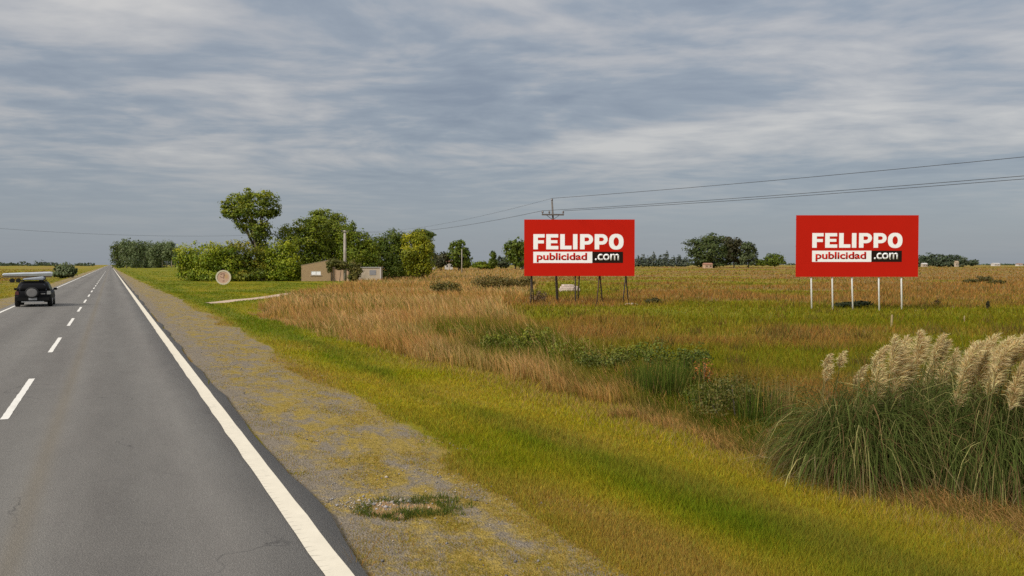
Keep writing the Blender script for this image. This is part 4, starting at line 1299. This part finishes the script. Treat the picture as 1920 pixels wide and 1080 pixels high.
# old concrete post by the shed carries the line on to the left
PB = ground_at(647, 528)
cp = empty('utility_post', tuple(PB), 0, 'pale concrete utility post standing before the brick shed', 'utility post')
hpost = float(unproj(647, 432, PB[1])[2] - PB[2])
mb = MB(); mb.tube([(0, 0, -.4), (0, 0, hpost * .5), (0, 0, hpost)], [.27, .24, .19], 10); mb.build('shaft', M_CONC, cp, smooth=True)
mb = MB(); mb.box((.1, -.2, hpost - .25), (1.1, .12, .12)); mb.build('crossarm', M_WOOD, cp)
for k in (-.35, .55):
    insulator(cp, (k, -.2, hpost - .19))
ptop = PB + np.array([.3, -.2, hpost + .03])
wire('overhead wire from the crossarm down to the concrete post', tipsA[0], ptop, .9, .013)
wire('faint overhead wire from the pole tip over the garden trees', tipsA[3], PB + np.array([-.25, -.2, hpost + .04]), 1.0, .008)
# across the road to a post off to the left
PC = unproj(-260, 520, 95); PC[2] = gz(PC[0], PC[1])
cq = empty('utility_post', tuple(PC), 0, 'concrete utility post beyond the left edge of the photo', 'utility post')
hq = 8.2
mb = MB(); mb.tube([(0, 0, -.4), (0, 0, hq * .5), (0, 0, hq)], [.27, .24, .19], 10); mb.build('shaft', M_CONC, cq, smooth=True)
wire('overhead wire crossing the road at the left', PB + np.array([-.35, -.2, hpost + .03]), PC + np.array([0, 0, hq]), 1.55, .012)

# slim pole far out in the field
fp = unproj(866, 505, 215); fp[2] = gz(fp[0], fp[1])
r_ = empty('slim_pole', tuple(fp), 0, 'slim pale pole standing before the tall dark field tree', 'pole')
mb = MB(); mb.tube([(0, 0, -.4), (0, 0, float(unproj(866, 467, 215)[2] - fp[2]))], [.14, .09], 8); mb.build('shaft', M_CONC, r_, smooth=True)

# ------------------------------------------------------------------ brick shed, outhouse, tank tower, far houses
m = bpy.data.materials.new('weathered_brick'); m.use_nodes = True
t = NT(m.node_tree)
oc = t.n('ShaderNodeTexCoord').outputs['Object']
spx = t.n('ShaderNodeSeparateXYZ', {0: oc})
vec = t.n('ShaderNodeCombineXYZ', {0: t.math('ADD', spx.outputs[0], spx.outputs[1]), 1: spx.outputs[2], 2: 0.0}).outputs[0]
br = t.n('ShaderNodeTexBrick', {'Vector': vec, 'Color1': (.37, .245, .115, 1), 'Color2': (.29, .18, .085, 1), 'Mortar': (.30, .25, .17, 1), 'Scale': 1.0, 'Mortar Size': .012, 'Brick Width': .26, 'Row Height': .085})
wz = t.ramp(t.noise(oc, .9, 5, .65), [(.4, 0.0), (.7, .75)])
bc = t.mix(wz, br.outputs[0], (.31, .22, .115, 1))
t.n('ShaderNodeOutputMaterial', {0: t.n('ShaderNodeBsdfPrincipled', {'Base Color': bc, 'Roughness': .9, 'Normal': t.n('ShaderNodeBump', {'Strength': .5, 'Distance': .015, 'Height': br.outputs['Fac']}).outputs[0]})})
M_BRICK = m
M_PINK = mat('faded_pink_render', (.46, .31, .20), .9, vary=.15, vscale=1.4, grime=(.28, .2, .12))
M_ROOF = mat('buff_sheet_roof', (.34, .26, .17), .6, vary=.2, vscale=3)
M_PALE = mat('pale_render', (.42, .35, .26), .9, vary=.15, vscale=2, grime=(.3, .24, .17))
M_WHITEW = mat('white_window_board', (.78, .79, .80), .5, vary=.06)
M_DARKW = mat('dark_opening', (.03, .03, .03), .5)
M_WHITEP = mat('whitewash', (.52, .49, .45), .8, vary=.1)

YS = PB[1] + 3.2
k = YS / FPX
so = unproj(565, 528, YS); so[2] = gz(so[0], so[1])
shed = empty('brick_shed', tuple(so), 0, 'brown brick shed with a sloping roof and a white shuttered window', 'shed')
W1 = 55 * k; Zs = lambda v: float(unproj(600, v, YS)[2] - so[2])
hl, hr = Zs(498), Zs(487.5)
wu0, wu1, wv0, wv1 = (583 - 565) * k, (602 - 565) * k, Zs(508), Zs(516)
mb = MB()                                              # front wall round the window opening
mb.poly([(0, -.3), (wu0, -.3), (wu0, hl + (hr - hl) * wu0 / W1), (0, hl)], 0, .2)
mb.poly([(wu1, -.3), (W1, -.3), (W1, hr), (wu1, hl + (hr - hl) * wu1 / W1)], 0, .2)
mb.poly([(wu0, -.3), (wu1, -.3), (wu1, wv1), (wu0, wv1)], 0, .2)
mb.poly([(wu0, wv0), (wu1, wv0), (wu1, hl + (hr - hl) * wu1 / W1), (wu0, hl + (hr - hl) * wu0 / W1)], 0, .2)
mb.poly([(0, -.3), (.2, -.3), (.2, hl + .02), (0, hl)], .2, 5)
mb.poly([(W1 - .2, -.3), (W1, -.3), (W1, hr), (W1 - .2, hr - .02)], .2, 5)
mb.poly([(.2, -.3), (W1 - .2, -.3), (W1 - .2, hr - .02), (.2, hl + .02)], 4.8, 5)
mb.build('wall', M_BRICK, shed)
mb = MB(); mb.poly([(-.04, hl + .02), (W1 + .05, hr + .03), (W1 + .05, hr + .08), (-.04, hl + .07)], -.04, 5.05); mb.build('roof', M_ROOF, shed)
wn = MB(); wn.box(((wu0 + wu1) / 2, .06, (wv0 + wv1) / 2), (wu1 - wu0, .05, wv0 - wv1)); wob = wn.build('window', M_WHITEW, shed)
rect = lambda m_: [(wu0 + m_, wv1 + m_), (wu1 - m_, wv1 + m_), (wu1 - m_, wv0 - m_), (wu0 + m_, wv0 - m_)]
mb = MB(); mb.ring(rect(.0), rect(.07), .0, .033); mb.build('frame', M_PALE, wob)
mb = MB(); mb.box(((wu0 + wu1) / 2, .017, (wv0 + wv1) / 2), (.05, .03, wv0 - wv1 - .15)); mb.build('mullion', M_PALE, wob)
mb = MB(); mb.box(((wu0 + wu1) / 2, -.06, wv1 - .05), (wu1 - wu0 + .2, .11, .08)); mb.build('sill', M_CONC, wob)
mb = MB(); x0 = W1 + .01; x1 = (652 - 565) * k
mb.poly([(x0, -.3), (x1, -.3), (x1, Zs(506)), (x0, Zs(503))], .6, 3.6); mb.build('lean_to', M_PINK, shed)
mb = MB(); mb.poly([(x0, Zs(502.6)), (x1 + .15, Zs(505.6)), (x1 + .15, Zs(505)), (x0, Zs(502))], .45, 3.75); mb.build('lean_to_roof', M_ROOF, shed)

YO = YS + 6
oo = unproj(672, 522, YO); oo[2] = gz(oo[0], oo[1]); k = YO / FPX
oh = empty('outhouse', tuple(oo), 0, 'low grey rendered outhouse at the right of the shed', 'outhouse')
Zo = lambda v: float(unproj(690, v, YO)[2] - oo[2])
mb = MB(); mb.box((41 * k / 2, 1.3, Zo(502) / 2 - .15), (41 * k, 2.6, Zo(502) + .3)); mb.build('wall', M_PALE, oh)
mb = MB(); mb.box((41 * k / 2, 1.3, Zo(502) + .06), (41 * k + .3, 2.9, .1)); mb.build('roof', mat('whitish_sheet', (.42, .41, .38), .5, vary=.1), oh)
mb = MB(); mb.box((41 * k + .05, -.05, Zo(502) / 2 - .1), (.16, .16, Zo(502) + .2)); mb.build('corner_post', M_WHITEP, oh)
mb = MB(); mb.box((27 * k, -.02, Zo(511)), (12 * k, .04, 9 * k)); mb.build('door', mat('grey_door', (.22, .22, .23), .6), oh)

YT = YO + 5
to = unproj(703, 520, YT); to[2] = gz(to[0], to[1])
tt = empty('water_tank_tower', tuple(to), 0, 'pale round water tank on a slim stand over the outhouse', 'water tank')
Zt = lambda v: float(unproj(703, v, YT)[2] - to[2])
k = YT / FPX
mb = MB(); mb.loft([[(r * math.cos(q * .524), r * math.sin(q * .524), z) for q in range(12)] for z, r in ((Zt(484), .34), (Zt(483.5), .42), (Zt(477), .45), (Zt(474), .36), (Zt(472), .15))]); mb.build('tank', M_PALE, tt, smooth=True)
mb = MB(); mb.box((0, 0, Zt(485)), (1.1, 1.1, .1)); mb.build('platform', M_CONC, tt)
for sx in (-1, 1):
    for sy in (-1, 1):
        mb = MB(); mb.tube([(sx * .45, sy * .45, -.2), (sx * .42, sy * .42, Zt(485.4))], .06, 6); mb.build('leg', M_CONC, tt)


def far_house(label, u, Yd, v0, v1, pw, wallm, roofm, gable=True, name='cottage'):
    b = unproj(u, v1, Yd); b[2] = gz(b[0], b[1])
    k = Yd / FPX
    w, h = pw * k, (v1 - v0) * k
    zt = float(unproj(u, v0, Yd)[2] - b[2])
    r = empty(name, tuple(b), 0.15, label, 'house')
    he = zt - h * .38
    mb = MB(); mb.box((0, w * .4, he / 2 - .2), (w, w * .8, he + .4)); mb.build('wall', wallm, r)
    mb = MB()
    mb.loft([[(-w * .55, -.2, he - .01), (-w * .55, w * .4, zt), (-w * .55, w * .8 + .2, he - .01)], [(w * .55, -.2, he - .01), (w * .55, w * .4, zt), (w * .55, w * .8 + .2, he - .01)]])
    mb.build('roof', roofm, r)
    for q in (-.25, .25):
        mb = MB(); mb.box((q * w, -.02, he * .55), (w * .14, .05, he * .3)); mb.build('window', M_DARKW, r)
    mb = MB(); mb.box((0, -.02, he * .35), (w * .12, .06, he * .7)); mb.build('door', M_PALE, r)
    return r


M_TILE = mat('faded_tile', (.34, .17, .11), .8, vary=.15)
far_house('pale cottage with reddish roof beside the reddish-green tree', 842, 330, 488, 502, 14, M_WHITEP, M_TILE)
far_house('cream cottage behind the left billboard edge', 990, 335, 472, 496, 24, M_PALE, M_ROOF)
far_house('tiny pale house left of the reddish-green tree', 811, 330, 483, 497, 10, M_WHITEP, M_ROOF)
far_house('low pinkish house at the foot of the dome-crowned tree', 1329, 380, 493, 500, 15, M_PINK, M_TILE)
far_house('white-roofed far house beside the right billboard', 1735, 500, 493, 499, 9, M_PALE, M_WHITEP)
far_house('small pale far house among the dark row of trees', 1795, 505, 489, 498, 6, M_PALE, M_ROOF)
far_house('tiny white house on the far right horizon', 1870, 820, 493, 497, 12, M_WHITEP, M_WHITEP)
far_house('last white house on the horizon at the photo edge', 1914, 830, 494, 497.5, 10, M_WHITEP, M_TILE)

# ------------------------------------------------------------------ round sign
sg = ground_at(419, 534)
k = sg[1] / FPX
Rr = 13.8 * k
zc_ = float(unproj(419, 520, sg[1])[2] - sg[2])
sign = empty('round_sign', tuple(sg), .22, 'large round cream-rimmed sign standing on the lawn before the hedge', 'sign')
M_RIM = mat('cream_rim_paint', (.60, .54, .40), .7, vary=.08, vscale=3, grime=(.42, .36, .25))
M_FACE = mat('faded_rose_paint', (.55, .36, .26), .7, vary=.10, vscale=2.5, grime=(.50, .40, .24))
M_MARK = mat('worn_brown_paint', (.24, .13, .09), .7, vary=.2, vscale=5)
M_OCHR = mat('worn_ochre_paint', (.52, .33, .16), .7, vary=.1, vscale=5)
mb = MB(); mb.ring(circ(Rr, 36, 0, zc_), circ(Rr * .80, 36, 0, zc_), -.09, .09); mb.build('rim', M_RIM, sign)
mb = MB(); mb.poly(circ(Rr * .80, 36, 0, zc_), -.05, .05); face = mb.build('face', M_FACE, sign)


def arc(cx, cz, r, a0, a1, w, n=12):
    o_, i_ = [], []
    for i in range(n + 1):
        a = math.radians(a0 + (a1 - a0) * i / n)
        o_.append((cx + (r + w / 2) * math.cos(a), cz + (r + w / 2) * math.sin(a))); i_.append((cx + (r - w / 2) * math.cos(a), cz + (r - w / 2) * math.sin(a)))
    return o_ + i_[::-1]


mb = MB()
mb.poly(arc(-.12 * Rr, zc_ + .22 * Rr, .30 * Rr, 160, -20, .08 * Rr), -.056, -.048)
mb.poly(arc(-.15 * Rr, zc_ + .20 * Rr, .24 * Rr, 185, 300, .07 * Rr), -.057, -.047)
mb.poly([(.0 * Rr, zc_ - .2 * Rr), (.09 * Rr, zc_ - .2 * Rr), (.12 * Rr, zc_ + .6 * Rr), (.04 * Rr, zc_ + .6 * Rr)], -.0585, -.046)
mb.poly(circ(.10 * Rr, 12, -.22 * Rr, zc_ + .42 * Rr, .07 * Rr), -.0555, -.0475)
mb.poly(circ(.15 * Rr, 12, .02 * Rr, zc_ - .50 * Rr, .07 * Rr), -.0555, -.0475)
mb.build('emblem', M_MARK, face)
mb = MB(); mb.poly(circ(.22 * Rr, 16, .36 * Rr, zc_ + .12 * Rr, .30 * Rr), -.0545, -.049); mb.build('ochre_patch', M_OCHR, face)
for sx in (-.3, .3):
    mb = MB(); mb.tube([(sx * Rr, .16, -.4), (sx * Rr, .16, zc_ + .3 * Rr)], .06, 8); mb.build('leg', M_DSTL, sign)

# ------------------------------------------------------------------ odds and ends in the field
g = ground_at(1067, 546)
k = g[1] / FPX
r_ = empty('concrete_slab_pile', tuple(g), .1, 'pale low pile of concrete slabs seen between the left billboard legs', 'slab pile')
M_SLAB = mat('bleached_concrete', (.60, .49, .42), .9, vary=.2, vscale=3, grime=(.35, .27, .2))
for i, (cx, w, h0, h1) in enumerate(((-6, 26, 0, 5), (-4, 24, 5.2, 9), (11, 16, 0, 6), (-2, 20, 9.2, 12.5), (10, 13, 6.2, 9.5))):
    mb = MB(); mb.box((cx * k, i * .05, (h0 + h1) / 2 * k - (.1 if h0 == 0 else 0)), (w * k, 1.1, (h1 - h0) * k + (.2 if h0 == 0 else 0)), Matrix.Rotation(.05 * (i - 2), 3, 'Z'))
    mb.build('slab', M_SLAB, r_, bevel=.02)
g = ground_at(1183, 571); k = g[1] / FPX
mb = MB(); mb.loft([[(x_ * k, .3 * sy * (1 - abs(x_) / 16), (h_ - .6) * k) for sy, h_ in ((-1, 0), (-.9, hh * .8), (0, hh), (.9, hh * .8), (1, 0))] for x_, hh in ((-13, .8), (-8, 3.4), (-2, 3.0), (4, 4.0), (10, 2.6), (14, .8))])
o = mb.build('pale_rock', M_SLAB, None); o.location = tuple(g)
tag(o, 'flat pale rock in the grass at the right foot of the left billboard', 'rock')
M_STAKE = mat('bleached_stake_wood', (.30, .23, .11), .9, vary=.2, vscale=8)
for u, v0, v1, lb in ((1671.5, 590, 614, 'short bleached fence stake in front of the right billboard'), (1807.5, 592, 606, 'thin low stake in the green strip at the right'), (824, 540, 552, 'small white peg beside the round scrub bush'), (961, 527, 541, 'stubby pale post among the dark scrub left of the billboard')):
    g = ground_at(u, v1); k = g[1] / FPX
    r0 = 2.6 * k if u > 1650 and u < 1700 else 1.6 * k
    mb = MB(); hz = (v1 - v0) * k
    mb.tube([(0, 0, -.3), (.01, 0, hz * .6), (.02, 0, hz * .97), (.02, 0, hz)], [r0 * .9, r0 * .8, r0 * .75, r0 * .4], 7)
    o = mb.build('stake', M_STAKE, None, smooth=False); o.location = tuple(g)
    tag(o, lb, 'stake')

# ------------------------------------------------------------------ vehicles
M_CAR = mat('black_car_paint', (.004, .004, .005), .5, spec=.12)
M_CARW = mat('white_car_paint', (.72, .73, .74), .3, spec=.5, coat=.6)
M_GLASS = mat('dark_glass', (.016, .018, .028), .12, spec=.35)
M_TYRE = mat('tyre_rubber', (.015, .015, .015), .85)
M_RIMS = mat('grey_alloy', (.32, .32, .33), .4, metal=.8)
M_PLAST = mat('black_plastic', (.008, .008, .008), .7, spec=.2)
M_COVER = mat('grey_spare_cover', (.19, .185, .18), .6, vary=.1, vscale=5)
M_LAMP = mat('red_lamp', (.075, .012, .010), .3, spec=.6)
M_LAMPC = mat('clear_lamp', (.28, .28, .26), .3, spec=.6)
M_PLATE = mat('number_plate', (.30, .31, .32), .5)
M_CHROME = mat('satin_silver', (.55, .55, .55), .3, metal=.7)


def rrect(hw, y0, y1, z, r, n=4):
    pts = []
    for (cx, cy, a0) in ((hw - r, y1 - r, 0), (-hw + r, y1 - r, 90), (-hw + r, y0 + r, 180), (hw - r, y0 + r, 270)):
        for i in range(n + 1):
            a = math.radians(a0 + 90 * i / n)
            pts.append((cx + r * math.cos(a), cy + r * math.sin(a), z))
    return pts


def car(name, label, cat, lat, s, rz, paint_, spare=True, group=None):
    x, y = from_ls(lat, s)
    r = empty(name, (x, y, .0205), rz, label, cat, group)
    hw = .93
    r.scale = (1.06, 1.0, .94)
    mb = MB()
    mb.loft([rrect(hw * .95, .06, 4.16, .30, .18), rrect(hw, .0, 4.25, .42, .22), rrect(hw, -.02, 4.27, .62, .25), rrect(hw * .985, .02, 4.2, .86, .28), rrect(hw * .955, .06, 4.0, .99, .30), rrect(hw * .93, .10, 3.2, 1.03, .25)])
    mb.loft([rrect(hw * .92, .10, 3.15, 1.03, .25), rrect(hw * .86, .20, 2.75, 1.28, .25), rrect(hw * .78, .36, 2.30, 1.52, .25), rrect(hw * .72, .50, 2.12, 1.60, .3), rrect(hw * .5, .8, 1.9, 1.635, .3)])
    body = mb.build('body', paint_, r, smooth=True)
    mb = MB()                                             # rear window, slightly proud of the tailgate
    mb.loft([[(-.70, .128, 1.08), (.70, .128, 1.08), (.60, .325, 1.47), (-.60, .325, 1.47)], [(-.70, .16, 1.08), (.70, .16, 1.08), (.60, .36, 1.47), (-.60, .36, 1.47)]])
    mb.build('rear_window', M_GLASS, r)
    for sx in (-1, 1):
        mb = MB()
        a = [(sx * hw * .912, .42, 1.08), (sx * hw * .912, 2.75, 1.08), (sx * hw * .80, 2.20, 1.46), (sx * hw * .80, .58, 1.46)]
        mb.loft([[(p[0] + sx * .012, p[1], p[2]) for p in a], [(p[0] - sx * .03, p[1], p[2]) for p in a]])
        mb.build('side_window', M_GLASS, r)
        mb = MB(); mb.loft([[(sx * .70, .00, .80), (sx * .90, .03, .80), (sx * .88, .05, 1.02), (sx * .72, .03, 1.02)], [(sx * .70, .2, .80), (sx * .915, .3, .80), (sx * .895, .3, 1.02), (sx * .72, .2, 1.02)]])
        mb.build('tail_light', M_LAMP if sx < 0 else M_LAMPC, r)
        mb = MB(); mb.box((sx * 1.03, 2.35, 1.10), (.20, .11, .15)); mb.box((sx * .93, 2.37, 1.05), (.1, .05, .05)); mb.build('mirror', M_PLAST, r, bevel=.015)
        for yw in (.78, 3.4):
            mb = MB()
            ring = lambda rr, xx: [(xx, yw + rr * math.cos(q * .3927), .345 + rr * math.sin(q * .3927)) for q in range(16)]
            mb.loft([ring(.30, sx * .70), ring(.345, sx * .73), ring(.345, sx * .93), ring(.31, sx * .955), ring(.22, sx * .945)])
            wh = mb.build('wheel', M_TYRE, r, smooth=False)
            mb = MB(); mb.loft([ring(.215, sx * .94), ring(.19, sx * .962), ring(.05, sx * .955)]); mb.build('rim', M_RIMS, wh)
        mb = MB(); mb.tube([(sx * .60, .55, 1.60), (sx * .60, .62, 1.70), (sx * .60, 2.05, 1.70), (sx * .60, 2.12, 1.60)], .022, 6); mb.build('roof_rail', M_PLAST, r)
        mb = MB(); mb.box((sx * .66, -.035, .46), (.20, .03, .06)); mb.build('reflector', M_LAMP, r)
    mb = MB(); mb.box((0, -.03, .50), (1.74, .14, .26)); mb.build('bumper', M_PLAST, r, bevel=.04)
    mb = MB(); mb.box((.0, -.06, .335), (1.15, .12, .05)); mb.build('skid_strip', M_CHROME, r, bevel=.01)
    mb = MB(); mb.box((0, -.112, .52), (.42, .012, .15)); mb.build('number_plate', M_PLATE, r)
    if spare:
        disc = lambda rr, yy: [(rr * math.cos(q * .2618) - .04, yy, .93 + rr * math.sin(q * .2618)) for q in range(24)]
        mb = MB(); mb.loft([disc(.30, .08), disc(.35, .04), disc(.35, -.14), disc(.32, -.19), disc(.28, -.195)]); sw = mb.build('spare_wheel', M_TYRE, r)
        mb = MB(); mb.loft([disc(.275, -.18), disc(.27, -.205), disc(.18, -.215), disc(.02, -.215)]); mb.build('spare_cover', M_COVER, sw)
        mb = MB(); mb.box((.52, -.005, .84), (.22, .05, .035)); mb.build('door_handle', M_CHROME, r)
        mb = MB(); mb.box((0, .52, 1.66), (1.16, .16, .04)); mb.build('spoiler', M_PLAST, r, bevel=.012)
        for yy in (.9, 1.6):
            mb = MB(); mb.box((0, yy, 1.725), (1.3, .06, .03)); mb.build('roof_bar', M_PLAST, r)
    return r


cg = ground_at(62, 577)
cl_, cs_ = lat_s(cg[0], cg[1])
car('black_car', 'black off-road car with a round spare wheel driving away in the other lane', 'car', float(cl_), float(cs_), PSI, M_CAR)
ld = empty('roof_load', (0, 0, 0), PSI, 'bluish white covered load tied on the roof bars of the black car', 'load')
lx, ly = from_ls(float(cl_), float(cs_)); ld.location = (lx, ly, .0205 + 1.742 * .94)
M_TARP = mat('bluish_tarp', (.36, .39, .43), .7, vary=.2, vscale=2.5)
mb = MB()
prof = [(-.56, 0), (-.58, .06), (-.46, .10), (-.2, .13), (.15, .17), (.46, .21), (.57, .17), (.59, .07), (.56, 0)]
mb.loft([[(x_ * f, y_, z_ * g + .0) for x_, z_ in prof] for y_, f, g in ((.62, .90, .75), (.68, 1, 1), (1.1, 1.02, .93), (1.6, 1.0, 1.02), (2.0, .97, .9), (2.06, .85, .7))])
mb.build('tarp', M_TARP, ld, smooth=False, bevel=.015)
for yy in (.9, 1.6):
    mb = MB(); mb.tube([(x_ * 1.03, yy, z_ * 1.03 + .006) for x_, z_ in prof], .014, 5); mb.build('strap', M_PLAST, ld)
cg = unproj(-6, 522, 150)
cl_, cs_ = lat_s(cg[0], cg[1])
r_ = car('white_car', 'white car cut by the left edge beside the covered trailer', 'car', float(cl_), float(cs_), PSI + 1.2, M_CARW, spare=False)
r_.location.z = gz(r_.location.x, r_.location.y)

# loaded trailer standing on the grass beyond the road, seen over the black car
YL = 135
wa = unproj(52, 524, YL); wa[2] = gz(wa[0], wa[1]); k = YL / FPX
ws = empty('loaded_trailer', tuple(wa), .50, 'long low trailer under a bluish white cover across the road', 'trailer')
zt = float(unproj(52, 510, YL)[2] - wa[2]); zl = float(unproj(52, 517.5, YL)[2] - wa[2])
hl_ = 41 * k
mb = MB()
sec = []
for x_, hgt_ in ((-hl_, .45), (-hl_ * .93, .62), (-hl_ * .6, .70), (-hl_ * .2, .80), (hl_ * .2, .84), (hl_ * .6, .95), (hl_ * .92, 1.0), (hl_, .85)):
    z1 = zl + (zt - zl) * hgt_
    sec.append([(x_, -.0, zl), (x_, -.05, zl + (z1 - zl) * .7), (x_, .25, z1), (x_, .9, z1 + .05), (x_, 1.5, z1), (x_, 1.85, zl + (z1 - zl) * .7), (x_, 1.8, zl)])
mb.loft(sec); mb.build('cover', mat('bluish_white_sheet', (.42, .45, .49), .6, vary=.2, vscale=.9), ws)
mb = MB(); mb.box((0, .9, zl - .13), (2 * hl_ - .2, 1.7, .24)); mb.build('bed', mat('dun_steel', (.20, .15, .10), .8, vary=.2), ws)
for sx in (-.62, -.38, .55):
    for sy in (.05, 1.55):
        mb = MB(); rr = .36
        ring = lambda q_, yy: [(sx * hl_ + q_ * math.cos(j * .5236), yy, .34 + q_ * math.sin(j * .5236)) for j in range(12)]
        mb.loft([ring(rr * .8, sy), ring(rr, sy + .04), ring(rr, sy + .2), ring(rr * .8, sy + .24)]); mb.build('wheel', M_TYRE, ws)
mb = MB(); mb.tube([(-hl_ + .1, .9, zl - .15), (-hl_ - 1.0, .9, .45)], .06, 6); mb.build('drawbar', M_DSTL, ws)

S.cycles.use_denoising = False
S.cycles.max_bounces = 6
S.cycles.diffuse_bounces = 3
S.cycles.transparent_max_bounces = 4
